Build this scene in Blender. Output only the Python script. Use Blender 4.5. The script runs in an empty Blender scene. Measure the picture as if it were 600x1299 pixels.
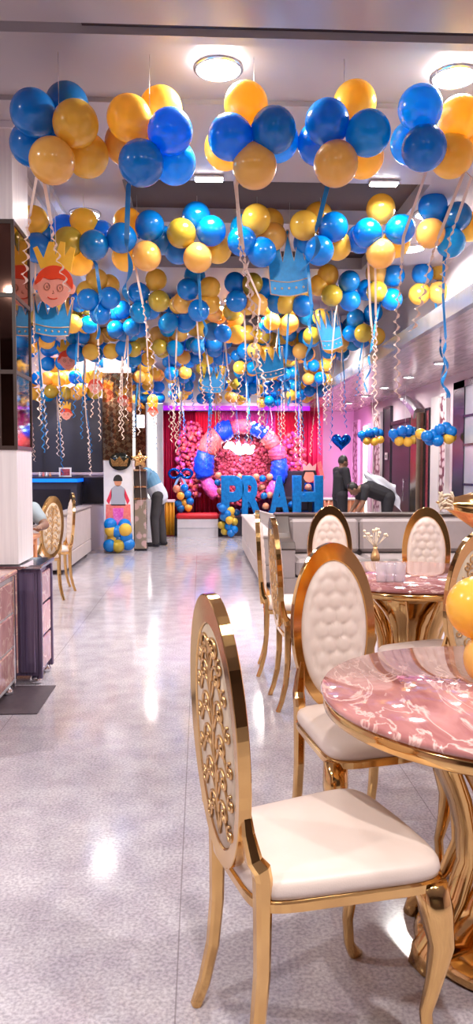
import bpy, math, random
from mathutils import Vector, Matrix, Quaternion
PI = math.pi
R = math.radians
random.seed(7)
scn = bpy.context.scene
col = scn.collection

# ------------------------------------------------------------------ camera
F, EYE = 960.0, 1.40
PHI = math.atan(56.5 / F)
YAW = math.atan(45 / F * math.cos(PHI))
cam_d = bpy.data.cameras.new('camera')
cam = bpy.data.objects.new('camera', cam_d); col.objects.link(cam)
cam.location = (0, 0, EYE)
cam.rotation_euler = (PI / 2 - PHI, 0, -YAW)
cam_d.sensor_fit = 'VERTICAL'; cam_d.sensor_height = 36.0
cam_d.lens = 36.0 * F / 1299.0
cam_d.clip_start = 0.05
scn.camera = cam

def W(px, py, X=None, Y=None, Z=None):
    """where the sight line through a point of the frame meets a plane of the room"""
    x = (px - 300) / F; y = -(py - 649.5) / F
    f = math.cos(PHI) + y * math.sin(PHI); u = y * math.cos(PHI) - math.sin(PHI)
    rx = x * math.cos(YAW) + f * math.sin(YAW); ry = f * math.cos(YAW) - x * math.sin(YAW)
    t = (Z - EYE) / u if Z is not None else (Y / ry if Y is not None else X / rx)
    return Vector((rx * t, ry * t, EYE + u * t))

# --------------------------------------------------------------- materials
def mat(name, c, rough=.5, metal=0., c2=None, scale=8., emit=None, es=1., coat=0., bump=0., bscale=60., transl=0., detail=3., spec=None, stretch=None, trans=0.):
    m = bpy.data.materials.new(name); m.use_nodes = True
    nt = m.node_tree; N = nt.nodes; L = nt.links
    b = N['Principled BSDF']
    b.inputs['Roughness'].default_value = rough
    b.inputs['Metallic'].default_value = metal
    if coat: b.inputs['Coat Weight'].default_value = coat; b.inputs['Coat Roughness'].default_value = .06
    if spec is not None: b.inputs['Specular IOR Level'].default_value = spec
    if trans: b.inputs['Transmission Weight'].default_value = trans
    tc = N.new('ShaderNodeTexCoord')
    mp = N.new('ShaderNodeMapping'); L.new(tc.outputs['Object'], mp.inputs['Vector'])
    if stretch: mp.inputs['Scale'].default_value = stretch
    nz = N.new('ShaderNodeTexNoise'); nz.inputs['Scale'].default_value = scale; nz.inputs['Detail'].default_value = detail
    L.new(mp.outputs['Vector'], nz.inputs['Vector'])
    cr = N.new('ShaderNodeValToRGB')
    c2 = c2 or tuple(v * .93 for v in c[:3])
    cr.color_ramp.elements[0].position = .35; cr.color_ramp.elements[1].position = .65
    cr.color_ramp.elements[0].color = (*c[:3], 1); cr.color_ramp.elements[1].color = (*c2[:3], 1)
    L.new(nz.outputs['Fac'], cr.inputs['Fac']); L.new(cr.outputs['Color'], b.inputs['Base Color'])
    if emit:
        b.inputs['Emission Color'].default_value = (*emit, 1); b.inputs['Emission Strength'].default_value = es
    if bump:
        n2 = N.new('ShaderNodeTexNoise'); n2.inputs['Scale'].default_value = bscale
        L.new(mp.outputs['Vector'], n2.inputs['Vector'])
        bp = N.new('ShaderNodeBump'); bp.inputs['Strength'].default_value = bump; bp.inputs['Distance'].default_value = .01
        L.new(n2.outputs['Fac'], bp.inputs['Height']); L.new(bp.outputs['Normal'], b.inputs['Normal'])
    if transl:
        tr = N.new('ShaderNodeBsdfTranslucent'); L.new(cr.outputs['Color'], tr.inputs['Color'])
        mx = N.new('ShaderNodeMixShader'); mx.inputs[0].default_value = transl
        L.new(b.outputs[0], mx.inputs[1]); L.new(tr.outputs[0], mx.inputs[2])
        L.new(mx.outputs[0], N['Material Output'].inputs['Surface'])
    return m

M = {}
M['gold'] = mat('polished gold metal', (.80, .51, .21), .12, 1., (.72, .44, .17), 5)
M['gold_soft'] = mat('satin gold metal', (.78, .50, .24), .30, 1., (.70, .44, .20), 8)
M['cream'] = mat('cream leather', (.66, .54, .49), .42, 0, (.62, .505, .455), 6, bump=.05, bscale=250)
M['cream_back'] = mat('cream chair back', (.70, .57, .44), .5, 0, (.62, .49, .36), 14)
M['bl'] = mat('blue balloon', (.0005, .265, .80), .2, 0, (.0005, .24, .75), 4, coat=.6, transl=.32)
M['bl2'] = mat('deep blue balloon', (.001, .20, .58), .2, 0, (.001, .18, .53), 4, coat=.6, transl=.2)
M['bl3'] = mat('azure balloon', (.001, .38, .80), .2, 0, (.001, .35, .74), 4, coat=.6, transl=.4)
M['go'] = mat('golden yellow balloon', (1, .68, .10), .22, 0, (1, .62, .08), 4, coat=.6, transl=.38)
M['go2'] = mat('amber gold balloon', (1, .60, .14), .22, 0, (.95, .54, .11), 4, coat=.6, transl=.28)
M['go3'] = mat('olive gold balloon', (.60, .42, .04), .22, .15, (.54, .37, .03), 4, coat=.6, transl=.15)
M['tan'] = mat('peach balloon', (.80, .36, .20), .25, 0, (.74, .30, .16), 4, coat=.5, transl=.15)
M['rib_w'] = mat('pale pink ribbon', (.86, .66, .56), .3, 0, (.92, .74, .66), 12, transl=.2)
M['rib_b'] = mat('blue ribbon', (.01, .25, .62), .3, 0, (.01, .20, .52), 12, transl=.2)
M['string'] = mat('clear string', (.7, .65, .62), .5)
M['ceil'] = mat('painted ceiling', (.43, .385, .405), .32, 0, (.40, .36, .38), 1.2, spec=.5)
M['ceil2'] = mat('painted ceiling light', (.66, .61, .64), .35, 0, (.64, .59, .62), 1.5)
M['wood'] = mat('dark wood ceiling', (.05, .026, .028), .55, 0, (.05, .028, .03), 3, stretch=(.5, 12, 1), detail=6)
M['soffit'] = mat('brushed soffit laminate', (.78, .64, .64), .20, .35, (.56, .46, .46), 5, stretch=(6, .7, 1), detail=5)
M['metal'] = mat('brushed steel trim', (.66, .64, .68), .25, .9, (.55, .53, .57), 4, stretch=(1, 8, 1))
M['wallp'] = mat('pale lilac wall', (.64, .50, .56), .55, 0, (.60, .47, .53), 2)
M['wallw'] = mat('warm white wall', (.72, .66, .66), .5, 0, (.70, .64, .64), 2)
M['pillar'] = mat('white pillar laminate', (.74, .68, .69), .35, 0, (.66, .60, .62), 6, stretch=(8, 8, .3))
M['mirror'] = mat('bronze tinted mirror', (.22, .12, .09), .04, 1., (.17, .09, .07), 2)
M['dark'] = mat('dark charcoal panel', (.030, .028, .042), .35, 0, (.024, .022, .034), 2)
M['black'] = mat('black gloss', (.012, .010, .016), .2)
M['darkfab'] = mat('black cloth', (.014, .012, .018), .8)
M['grey'] = mat('grey taupe upholstery', (.25, .20, .20), .6, 0, (.22, .18, .18), 5, bump=.1, bscale=200)
M['sofaw'] = mat('off white upholstery', (.52, .44, .43), .5, 0, (.48, .405, .395), 4, bump=.08, bscale=150)
M['brown'] = mat('dark brown wood cap', (.06, .035, .03), .35, 0, (.04, .025, .022), 6)
M['violet'] = mat('violet grey gloss panel', (.16, .12, .20), .12, .35, (.10, .07, .14), 3, stretch=(20, 20, .4))
M['chrome'] = mat('chrome', (.75, .75, .8), .08, 1.)
M['skin'] = mat('brown skin', (.22, .105, .065), .5, 0, (.20, .095, .058), 10)
M['hair'] = mat('black hair', (.012, .009, .008), .45)
M['tee'] = mat('white cotton', (.66, .68, .76), .8, 0, (.60, .62, .72), 6)
M['lblue'] = mat('light blue cotton', (.18, .38, .58), .8, 0, (.15, .34, .54), 6)
M['trous'] = mat('dark grey trousers', (.045, .04, .045), .8, 0, (.035, .03, .036), 6)
M['shirtg'] = mat('grey blue shirt', (.33, .38, .42), .8, 0, (.28, .33, .37), 6)
M['orange'] = mat('orange lacquer', (.70, .30, .15), .3)
M['red'] = mat('red velvet', (.62, .012, .02), .5, 0, (.52, .01, .018), 6)
M['redc'] = mat('crimson curtain', (.42, .006, .05), .55, 0, (.33, .004, .04), 4)
M['redc2'] = mat('bright red curtain', (.80, .03, .08), .5, 0, (.70, .02, .06), 4)
M['mag'] = mat('magenta sequin', (.75, .06, .42), .3, .3, (.9, .25, .6), 30, bump=.6, bscale=60)
M['pinkf'] = mat('pink flowers', (.50, .05, .16), .6, 0, (.74, .15, .17), 22, bump=.5, bscale=40)
M['coral'] = mat('coral sequin', (.80, .14, .13), .4, .1, (.86, .24, .18), 25, bump=.6, bscale=55)
M['royal'] = mat('royal blue sequin', (.004, .05, .78), .3, .2, (.01, .12, .95), 30, bump=.7, bscale=60)
M['marq'] = mat('teal blue foil letter', (.0, .13, .42), .3, .2, (.0, .20, .56), 16, bump=.5, bscale=30)
M['maroon'] = mat('maroon petals', (.16, .01, .035), .6, 0, (.42, .06, .08), 25)
M['goldcloth'] = mat('gold satin', (.72, .38, .03), .3, .2, (.62, .31, .02), 5)
M['whitebox'] = mat('white laminate', (.66, .64, .68), .3)
M['white'] = mat('white card', (.78, .74, .74), .5)
M['crown_b'] = mat('blue glitter card', (.005, .22, .55), .45, .1, (.005, .27, .64), 40)
M['crown_line'] = mat('champagne glitter', (.60, .42, .30), .4, .3)
M['crown_g'] = mat('golden card crown', (.95, .52, .05), .4, .1, (.88, .45, .03), 12)
M['face'] = mat('pink face card', (.90, .36, .28), .5, 0, (.88, .34, .26), 5)
M['redhair'] = mat('orange red card', (.82, .06, .015), .5)
M['line'] = mat('brown printed line', (.45, .16, .10), .6)
M['foilg'] = mat('gold foil', (.85, .50, .20), .18, 1., (.75, .42, .15), 6, bump=.5, bscale=14)
M['foilb'] = mat('blue foil', (.0, .12, .62), .15, .8, (.0, .09, .5), 5)
M['foilk'] = mat('black foil', (.02, .02, .015), .15, .6)
M['silver'] = mat('silver foil', (.8, .8, .85), .15, 1.)
M['bronze'] = mat('dark bronze metal', (.34, .27, .20), .2, .9, (.26, .20, .15), 4)
M['lens'] = mat('lit lamp lens', (1, 1, 1), .3, emit=(1, .97, .95), es=30)
M['led_w'] = mat('lit warm strip', (1, 1, 1), .3, emit=(1, .86, .62), es=5)
M['led_c'] = mat('lit white strip', (1, 1, 1), .3, emit=(1, .93, .84), es=3.2)
M['led_p'] = mat('lit purple strip', (.1, .0, .2), .3, emit=(.50, .015, 1), es=1.0)
M['led_b'] = mat('lit blue strip', (.0, .2, 1), .3, emit=(.0, .13, 1), es=1.0)
M['steel_d'] = mat('dark metal frame', (.035, .03, .045), .25, .3)
M['glassg'] = mat('frosted grey glass', (.42, .42, .47), .25, 0, (.36, .36, .42), 2)
M['glass'] = mat('clear tumbler glass', (.95, .9, .93), .05)
def _clear():
    nt = M['glass'].node_tree; N = nt.nodes; tr = N.new('ShaderNodeBsdfTransparent'); mx = N.new('ShaderNodeMixShader'); mx.inputs[0].default_value = .72
    tr.inputs[0].default_value = (.95, .92, .95, 1); nt.links.new(N['Principled BSDF'].outputs[0], mx.inputs[1]); nt.links.new(tr.outputs[0], mx.inputs[2]); nt.links.new(mx.outputs[0], N['Material Output'].inputs['Surface'])
_clear()
M['leaf'] = mat('cream dried flower', (.66, .52, .38), .7)
M['matt'] = mat('dark doormat', (.075, .05, .065), .6, 0, (.06, .04, .055), 30)

def marble(name, base, vein, dark, scale=3., rough=.07, stretch=(1, 1, 1)):
    m = mat(name, base, rough, coat=.5); nt = m.node_tree; N = nt.nodes; L = nt.links
    b = N['Principled BSDF']
    tc = N.new('ShaderNodeTexCoord'); mp = N.new('ShaderNodeMapping'); mp.inputs['Scale'].default_value = stretch
    L.new(tc.outputs['Object'], mp.inputs['Vector'])
    n1 = N.new('ShaderNodeTexNoise'); n1.inputs['Scale'].default_value = scale; n1.inputs['Detail'].default_value = 7; n1.inputs['Distortion'].default_value = 1.2
    L.new(mp.outputs[0], n1.inputs['Vector'])
    r1 = N.new('ShaderNodeValToRGB'); e = r1.color_ramp.elements
    e[0].position = .30; e[0].color = (*dark, 1); e[1].position = .72; e[1].color = (*base, 1)
    L.new(n1.outputs['Fac'], r1.inputs['Fac'])
    n2 = N.new('ShaderNodeTexNoise'); n2.inputs['Scale'].default_value = scale * .8; n2.inputs['Detail'].default_value = 5; n2.inputs['Distortion'].default_value = 2.5
    L.new(mp.outputs[0], n2.inputs['Vector'])
    r2 = N.new('ShaderNodeValToRGB'); e = r2.color_ramp.elements
    e[0].position = .47; e[0].color = (0, 0, 0, 1); e[1].position = .53; e[1].color = (0, 0, 0, 1)
    k = r2.color_ramp.elements.new(.50); k.color = (1, 1, 1, 1)
    L.new(n2.outputs['Fac'], r2.inputs['Fac'])
    mx = N.new('ShaderNodeMix'); mx.data_type = 'RGBA'
    L.new(r2.outputs['Color'], mx.inputs['Factor']); L.new(r1.outputs['Color'], mx.inputs['A']); mx.inputs['B'].default_value = (*vein, 1)
    L.new(mx.outputs['Result'], b.inputs['Base Color'])
    return m
M['marble'] = marble('red veined marble', (.56, .26, .25), (.74, .48, .44), (.30, .10, .10), 4., .06, (1.8, .8, 1))
M['marble_p'] = marble('pink marble', (.60, .33, .31), (.74, .52, .44), (.42, .20, .20), 4., .12)

def floor_mat():
    m = mat('terrazzo floor', (.56, .49, .53), .17); nt = m.node_tree; N = nt.nodes; L = nt.links
    b = N['Principled BSDF']; tc = N.new('ShaderNodeTexCoord')
    n1 = N.new('ShaderNodeTexNoise'); n1.inputs['Scale'].default_value = 95; n1.inputs['Detail'].default_value = 5
    L.new(tc.outputs['Object'], n1.inputs['Vector'])
    n3 = N.new('ShaderNodeTexNoise'); n3.inputs['Scale'].default_value = 7; n3.inputs['Detail'].default_value = 6
    L.new(tc.outputs['Object'], n3.inputs['Vector'])
    r1 = N.new('ShaderNodeValToRGB'); e = r1.color_ramp.elements
    e[0].position = .34; e[0].color = (.34, .31, .345, 1); e[1].position = .64; e[1].color = (.54, .50, .545, 1)
    L.new(n1.outputs['Fac'], r1.inputs['Fac'])
    r3 = N.new('ShaderNodeValToRGB'); e = r3.color_ramp.elements
    e[0].position = .35; e[0].color = (.82, .79, .83, 1); e[1].position = .65; e[1].color = (1, 1, 1, 1)
    L.new(n3.outputs['Fac'], r3.inputs['Fac'])
    mu = N.new('ShaderNodeMix'); mu.data_type = 'RGBA'; mu.blend_type = 'MULTIPLY'; mu.inputs['Factor'].default_value = 1
    L.new(r1.outputs['Color'], mu.inputs['A']); L.new(r3.outputs['Color'], mu.inputs['B'])
    # joints between the slabs, one metre apart
    sx = N.new('ShaderNodeSeparateXYZ'); L.new(tc.outputs['Object'], sx.inputs[0])
    a = N.new('ShaderNodeMath'); a.operation = 'ADD'; a.inputs[1].default_value = 50.072; L.new(sx.outputs['X'], a.inputs[0])
    fr = N.new('ShaderNodeMath'); fr.operation = 'FRACT'; L.new(a.outputs[0], fr.inputs[0])
    lt = N.new('ShaderNodeMath'); lt.operation = 'LESS_THAN'; lt.inputs[1].default_value = .0045; L.new(fr.outputs[0], lt.inputs[0])
    mj = N.new('ShaderNodeMix'); mj.data_type = 'RGBA'; mj.inputs['B'].default_value = (.20, .17, .19, 1)
    sc = N.new('ShaderNodeMath'); sc.operation = 'MULTIPLY'; sc.inputs[1].default_value = .7; L.new(lt.outputs[0], sc.inputs[0])
    L.new(sc.outputs[0], mj.inputs['Factor']); L.new(mu.outputs['Result'], mj.inputs['A'])
    L.new(mj.outputs['Result'], b.inputs['Base Color'])
    rr = N.new('ShaderNodeValToRGB'); rr.color_ramp.elements[0].color = (.07, .07, .07, 1); rr.color_ramp.elements[1].color = (.16, .16, .16, 1)
    L.new(n3.outputs['Fac'], rr.inputs['Fac']); L.new(rr.outputs['Color'], b.inputs['Roughness'])
    b.inputs['Specular IOR Level'].default_value = .42
    return m
M['floor'] = floor_mat()

def pattern_mat(name, ca, cb, scale, kind='voronoi', rough=.25, metal=.4, thr=.5):
    m = mat(name, ca, rough, metal); nt = m.node_tree; N = nt.nodes; L = nt.links
    b = N['Principled BSDF']; tc = N.new('ShaderNodeTexCoord')
    if kind == 'voronoi':
        t = N.new('ShaderNodeTexVoronoi'); t.inputs['Scale'].default_value = scale; t.feature = 'F1'
        L.new(tc.outputs['Object'], t.inputs['Vector']); out = t.outputs['Distance']
    else:
        mp = N.new('ShaderNodeMapping'); mp.inputs['Rotation'].default_value = (R(45), R(45), R(45)); L.new(tc.outputs['Object'], mp.inputs['Vector'])
        t = N.new('ShaderNodeTexChecker'); t.inputs['Scale'].default_value = scale; L.new(mp.outputs[0], t.inputs['Vector']); out = t.outputs['Fac']
    r = N.new('ShaderNodeValToRGB'); e = r.color_ramp.elements
    e[0].position = thr - .06; e[0].color = (*ca, 1); e[1].position = thr + .06; e[1].color = (*cb, 1)
    L.new(out, r.inputs['Fac']); L.new(r.outputs['Color'], b.inputs['Base Color'])
    return m
M['mosaic'] = pattern_mat('bronze mirror mosaic', (.30, .13, .07), (.60, .38, .22), 14, 'checker', .08, .9)
M['lattice'] = pattern_mat('white and maroon lattice', (.72, .62, .62), (.16, .03, .05), 8.5, 'voronoi', .3, .1, .48)
M['patt'] = pattern_mat('patterned glass', (.62, .42, .40), (.30, .24, .18), 9, 'voronoi', .15, .3, .5)

# ------------------------------------------------------------ mesh builder
class MB:
    def __init__(s): s.v = []; s.f = []; s.m = []; s.cur = 0; s.smooth = []; s.sm = False
    def add(s, vs, fs, smooth=None):
        o = len(s.v); s.v += [tuple(v) for v in vs]
        for f in fs:
            s.f.append(tuple(i + o for i in f)); s.m.append(s.cur); s.smooth.append(s.sm if smooth is None else smooth)
        return s
    def box(s, x0, x1, y0, y1, z0, z1, mx=None, bev=0.):
        if bev:
            # chamfered on the vertical and top edges
            b = min(bev, (x1 - x0) / 2.01, (y1 - y0) / 2.01, (z1 - z0) / 2.01)
            ol = [(x0 + b, y0), (x1 - b, y0), (x1, y0 + b), (x1, y1 - b), (x1 - b, y1), (x0 + b, y1), (x0, y1 - b), (x0, y0 + b)]
            inn = [(x0 + b, y0 + b), (x1 - b, y0 + b), (x1 - b, y0 + b), (x1 - b, y1 - b), (x1 - b, y1 - b), (x0 + b, y1 - b), (x0 + b, y1 - b), (x0 + b, y0 + b)]
            vs = [Vector((*p, z0)) for p in inn] + [Vector((*p, z0 + b)) for p in ol] + [Vector((*p, z1 - b)) for p in ol] + [Vector((*p, z1)) for p in inn]
            fs = [tuple(range(7, -1, -1)), tuple(range(24, 32))]
            for k in range(3):
                for i in range(8):
                    j = (i + 1) % 8; fs.append((k * 8 + i, k * 8 + j, k * 8 + 8 + j, k * 8 + 8 + i))
        else:
            vs = [Vector(p) for p in ((x0, y0, z0), (x1, y0, z0), (x1, y1, z0), (x0, y1, z0), (x0, y0, z1), (x1, y0, z1), (x1, y1, z1), (x0, y1, z1))]
            fs = [(3, 2, 1, 0), (4, 5, 6, 7), (0, 1, 5, 4), (1, 2, 6, 5), (2, 3, 7, 6), (3, 0, 4, 7)]
        if mx is not None: vs = [mx @ v for v in vs]
        return s.add(vs, fs, False)
    def rings(s, rings, cap=True, closed=True, smooth=True):
        n = len(rings[0]); vs = [v for r in rings for v in r]; fs = []
        for k in range(len(rings) - 1):
            for i in range(n if closed else n - 1):
                j = (i + 1) % n; fs.append((k * n + i, k * n + j, (k + 1) * n + j, (k + 1) * n + i))
        if cap: fs.append(tuple(range(n - 1, -1, -1))); fs.append(tuple(range((len(rings) - 1) * n, len(rings) * n)))
        return s.add(vs, fs, smooth)
    def lathe(s, prof, n=32, c=(0, 0, 0), mx=None, smooth=True):
        rs = []
        for r, z in prof:
            rs.append([Vector((c[0] + r * math.cos(2 * PI * i / n), c[1] + r * math.sin(2 * PI * i / n), c[2] + z)) for i in range(n)])
        if mx is not None: rs = [[mx @ v for v in q] for q in rs]
        return s.rings(rs, True, True, smooth)
    def ball(s, c, r, n=16, m=10, mx=None):
        c = Vector(c); r = Vector((r, r, r)) if not hasattr(r, '__len__') else Vector(r)
        vs = [Vector((0, 0, 1))]; fs = []
        for j in range(1, m):
            t = PI * j / m
            for i in range(n): vs.append(Vector((math.sin(t) * math.cos(2 * PI * i / n), math.sin(t) * math.sin(2 * PI * i / n), math.cos(t))))
        vs.append(Vector((0, 0, -1)))
        for i in range(n):
            fs.append((0, 1 + i, 1 + (i + 1) % n))
            for j in range(m - 2):
                a = 1 + j * n; fs.append((a + i, a + n + i, a + n + (i + 1) % n, a + (i + 1) % n))
            a = 1 + (m - 2) * n; fs.append((len(vs) - 1, a + (i + 1) % n, a + i))
        vs = [Vector((v.x * r.x, v.y * r.y, v.z * r.z)) for v in vs]
        if mx is not None: vs = [mx @ v for v in vs]
        return s.add([v + c for v in vs], fs, True)
    def frames(s, pts):
        pts = [Vector(p) for p in pts]; T = []
        for i in range(len(pts)):
            a = pts[max(0, i - 1)]; b = pts[min(len(pts) - 1, i + 1)]
            t = b - a; T.append(t.normalized() if t.length > 1e-9 else Vector((0, 0, 1)))
        return pts, T
    def tube(s, pts, rad, n=8, closed=False):
        pts, T = s.frames(pts); up = Vector((0, 0, 1)) if abs(T[0].z) < .9 else Vector((1, 0, 0)); rs = []
        x = T[0].cross(up).normalized()
        for i, (p, t) in enumerate(zip(pts, T)):
            x = (x - t * x.dot(t)).normalized(); y = t.cross(x)
            r = rad[i] if hasattr(rad, '__len__') else rad
            rs.append([p + x * r * math.cos(2 * PI * k / n) + y * r * math.sin(2 * PI * k / n) for k in range(n)])
        if closed: rs.append(rs[0]); return s.rings(rs, False)
        return s.rings(rs, True)
    def bar(s, pts, w, d, side=(1, 0, 0), ch=.22, smooth=False):
        """bar of chamfered rectangular section: w along side, d across"""
        pts, T = s.frames(pts); side = Vector(side); rs = []
        for i, (p, t) in enumerate(zip(pts, T)):
            a = w[i] if hasattr(w, '__len__') else w; b = d[i] if hasattr(d, '__len__') else d
            x = (side - t * side.dot(t)).normalized(); y = t.cross(x); c = min(a, b) * ch
            q = [(a / 2 - c, -b / 2), (a / 2, -b / 2 + c), (a / 2, b / 2 - c), (a / 2 - c, b / 2), (-a / 2 + c, b / 2), (-a / 2, b / 2 - c), (-a / 2, -b / 2 + c), (-a / 2 + c, -b / 2)]
            rs.append([p + x * u + y * v for u, v in q])
        return s.rings(rs, True, True, smooth)
    def prism(s, outline, t0, t1, mx=None, plane='xz'):
        """flat shape in the x-z plane with real thickness along y"""
        n = len(outline); vs = [Vector((u, t0, v)) for u, v in outline] + [Vector((u, t1, v)) for u, v in outline]
        if plane == 'xy': vs = [Vector((v.x, v.z, v.y)) for v in vs]
        if mx is not None: vs = [mx @ v for v in vs]
        fs = [tuple(range(n)), tuple(range(2 * n - 1, n - 1, -1))]
        for i in range(n):
            j = (i + 1) % n; fs.append((i, n + i, n + j, j))
        return s.add(vs, fs, False)
    def build(s, name, m, parent=None, **kw):
        me = bpy.data.meshes.new(name); me.from_pydata(s.v, [], s.f)
        for x in (m if isinstance(m, (list, tuple)) else [m]): me.materials.append(x)
        me.polygons.foreach_set('material_index', s.m)
        me.polygons.foreach_set('use_smooth', s.smooth)
        import bmesh
        b = bmesh.new(); b.from_mesh(me); bmesh.ops.recalc_face_normals(b, faces=b.faces); b.to_mesh(me); b.free()
        me.update()
        return link(name, me, parent, **kw)

def link(name, data, parent=None, loc=None, rot=None, quat=None, scale=None):
    o = bpy.data.objects.new(name, data); col.objects.link(o)
    if parent is not None: o.parent = parent
    if loc is not None: o.location = loc
    if rot is not None: o.rotation_euler = rot
    if quat is not None: o.rotation_mode = 'QUATERNION'; o.rotation_quaternion = quat
    if scale is not None: o.scale = scale if hasattr(scale, '__len__') else (scale,) * 3
    return o
def tag(o, label, cat, group=None, kind=None):
    if label: o['label'] = label
    if cat: o['category'] = cat
    if group: o['group'] = group
    if kind: o['kind'] = kind
    return o
def thing(name, label, cat, loc=(0, 0, 0), rz=0., group=None):
    o = bpy.data.objects.new(name, None); col.objects.link(o); o.empty_display_size = .1
    o.location = loc; o.rotation_euler = (0, 0, rz)
    return tag(o, label, cat, group)
def struct(name, mb, m, label=None):
    o = mb.build(name, m); o['kind'] = 'structure'
    if label: o['label'] = label
    return o
def copy_tree(o, parent=None):
    c = o.copy(); col.objects.link(c)
    c.parent = parent
    for ch in o.children: copy_tree(ch, c)
    return c
def realize(o):
    dg = bpy.context.evaluated_depsgraph_get(); dg.update()
    me = bpy.data.meshes.new_from_object(o.evaluated_get(dg)); o.modifiers.clear(); o.data = me
    return o

# ------------------------------------------------------------- room shell
b = MB().box(-5, 5.2, -3, 18.6, -.12, 0); struct('floor', b, M['floor'])
ZC = 3.5
DX0, DX1 = -.57, 1.71
b = MB()
for y0, y1, dz in ((-3, 3.74, 0), (3.74, 3.83, .05), (3.83, 3.90, 0), (3.90, 4.52, .03), (4.52, 5.69, 0), (6.64, 7.47, 0), (8.11, 10.2, 0), (11.45, 13.0, 0), (14.1, 18.6, 0)):
    b.box(-5, 5.2, y0, y1, ZC + dz, ZC + .22)
for y0, y1 in ((5.69, 6.64), (7.47, 8.11), (10.2, 11.45), (13.0, 14.1)):
    b.box(-5, DX0, y0, y1, ZC, ZC + .22); b.box(DX1, 5.2, y0, y1, ZC, ZC + .22)
struct('ceiling', b, M['ceil'])
for i, (y0, y1) in enumerate(((5.69, 6.64), (7.47, 8.11), (10.2, 11.45), (13.0, 14.1))):
    b = MB().box(DX0, DX1, y0, y1, ZC + .12, ZC + .2)
    struct('trim_%d' % (i + 1), b, M['wood'])
b = MB().box(DX0, DX1, 3.745, 3.825, ZC + .035, ZC + .0495); struct('trim_5', b, M['wood'])
# lowered side ceiling on the right with its metal fascia and the set-back wall above it
b = MB().box(2.30, 5.2, 2.0, 18.3, 2.75, 2.80); struct('ceiling.001', b, M['soffit'], 'lowered glossy side ceiling along the right wall')
b = MB().box(2.23, 2.30, 2.0, 18.3, 2.75, 2.91); struct('trim_6', b, M['metal'])
b = MB().box(2.55, 2.62, 2.0, 18.3, 2.80, ZC); b.box(2.30, 2.56, 2.0, 18.3, 2.86, 2.90); struct('wall_right', b, M['ceil2'])
# metal trims on the left ceiling
b = MB()
for x in (-1.30, -1.16): b.box(x, x + .05, 5.25, 16.4, ZC - .04, ZC)
struct('trim_7', b, M['whitebox'])
# main right wall, left wall, end walls
b = MB().box(3.70, 3.80, 2.0, 18.4, 0, 2.76); struct('wall_right.001', b, M['wallp'])
b = MB().box(-4.6, -4.5, 4.0, 18.4, 0, ZC); struct('wall_left', b, M['wallw'])
b = MB().box(-4.6, 3.8, 18.3, 18.4, 0, ZC); struct('wall_back', b, M['wallp'])
struct('wall_front', MB().box(-5, 5.2, -3.1, -3.0, 0, ZC), M['brown'], 'dark wall behind the viewer')
struct('wall_left.004', MB().box(-5.0, -4.9, -3, 4.0, 0, ZC), M['wallp'])
struct('wall_right.002', MB().box(5.1, 5.2, -3, 2.1, 0, ZC), M['wallp'])
# bulkhead over the stage with a purple light strip
b = MB().box(-1.1, 2.30, 16.9, 17.0, 2.62, ZC); struct('wall_back.001', b, M['ceil2'])
b = MB().box(-1.1, 2.30, 16.05, 16.9, 2.66, 2.76); struct('ceiling.002', b, M['wallp'])
b = MB().box(-1.1, 2.30, 15.98, 16.05, 2.60, 2.69); s = b.build('light_strip', M['led_p'])
tag(s, 'purple glowing strip light along the edge above the stage', 'light strip')

# white pillar with bronze mirror band at the left
t = struct('wall_left.001', MB().box(-2.0, -1.15, 4.80, 5.22, .79, 1.51), M['pillar'], 'white lower band of the square pillar at the left')
struct('wall_left.002', MB().box(-2.0, -1.15, 4.80, 5.22, 2.92, ZC), M['pillar'], 'white upper part of the square pillar at the left')
struct('trim_8', MB().box(-2.02, -1.13, 4.78, 5.24, ZC - .04, ZC), M['ceil2'])
pm = thing('pillar_mirror', 'bronze tinted mirror cladding wrapped round the white pillar', 'mirror', (-1.15, 4.8, 1.51))
MB().box(-.85, 0.0, 0, .42, 0, 1.41).build('mirror_glass', M['mirror'], pm)
b = MB()
for z in (0, .47, .94, 1.385): b.box(-.85, .006, -.006, .426, z, z + .025)
b.box(-.012, .008, -.008, .006, 0, 1.41); b.box(-.012, .008, .414, .428, 0, 1.41); b.box(-.10, -.09, -.008, .004, 0, 1.41)
b.build('mirror_frame', M['brown'], pm)

# marble clad counter in front of the pillar, second one behind it
def marble_cabinet(x0, x1, y0, y1, h, label, top=False, dark_front=False):
    c = thing('marble_counter', label, 'counter', (x1, y0, 0))
    w, d = x1 - x0, y1 - y0
    MB().box(-w, 0, 0, d, .06, h - .03).build('body', M['violet'] if dark_front else M['whitebox'], c)
    n = 3
    for k in range(n):
        z0 = .09 + k * (h - .14) / n; z1 = .09 + (k + 1) * (h - .14) / n - .015
        b = MB().box(-.002, .014, .05, d - .05, z0, z1, bev=.006)
        b.build('side_panel', M['marble_p'], c)
    b = MB()
    for y in (0.0, d - .035): b.box(-.01, .022, y, y + .035, .04, h - .03, bev=.006)
    b.build('corner_trim', M['chrome'] if not dark_front else M['violet'], c)
    if dark_front:
        for k in range(5):
            MB().box(-.02 - .11 * (k + 1) + .012, -.02 - .11 * k, -.016, .002, .08, h - .05, bev=.005).build('front_slat', M['violet'] if k % 2 == 0 else M['marble_p'], c)
    MB().box(-w - .01, .03, -.03, d + .03, h - .03, h, bev=.008).build('counter_top', M['chrome'] if dark_front else M['marble_p'], c)
    b = MB(); b.lathe([(.001, 0), (.035, 0), (.045, .02), (.03, .045), (.02, .06), (.001, .06)], 16, (-.03, .05, 0)); b.build('foot', M['chrome'], c)
    b = MB(); b.lathe([(.001, 0), (.035, 0), (.045, .02), (.03, .045), (.02, .06), (.001, .06)], 16, (-.03, d - .05, 0)); b.build('foot', M['chrome'], c)
    return c
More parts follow.
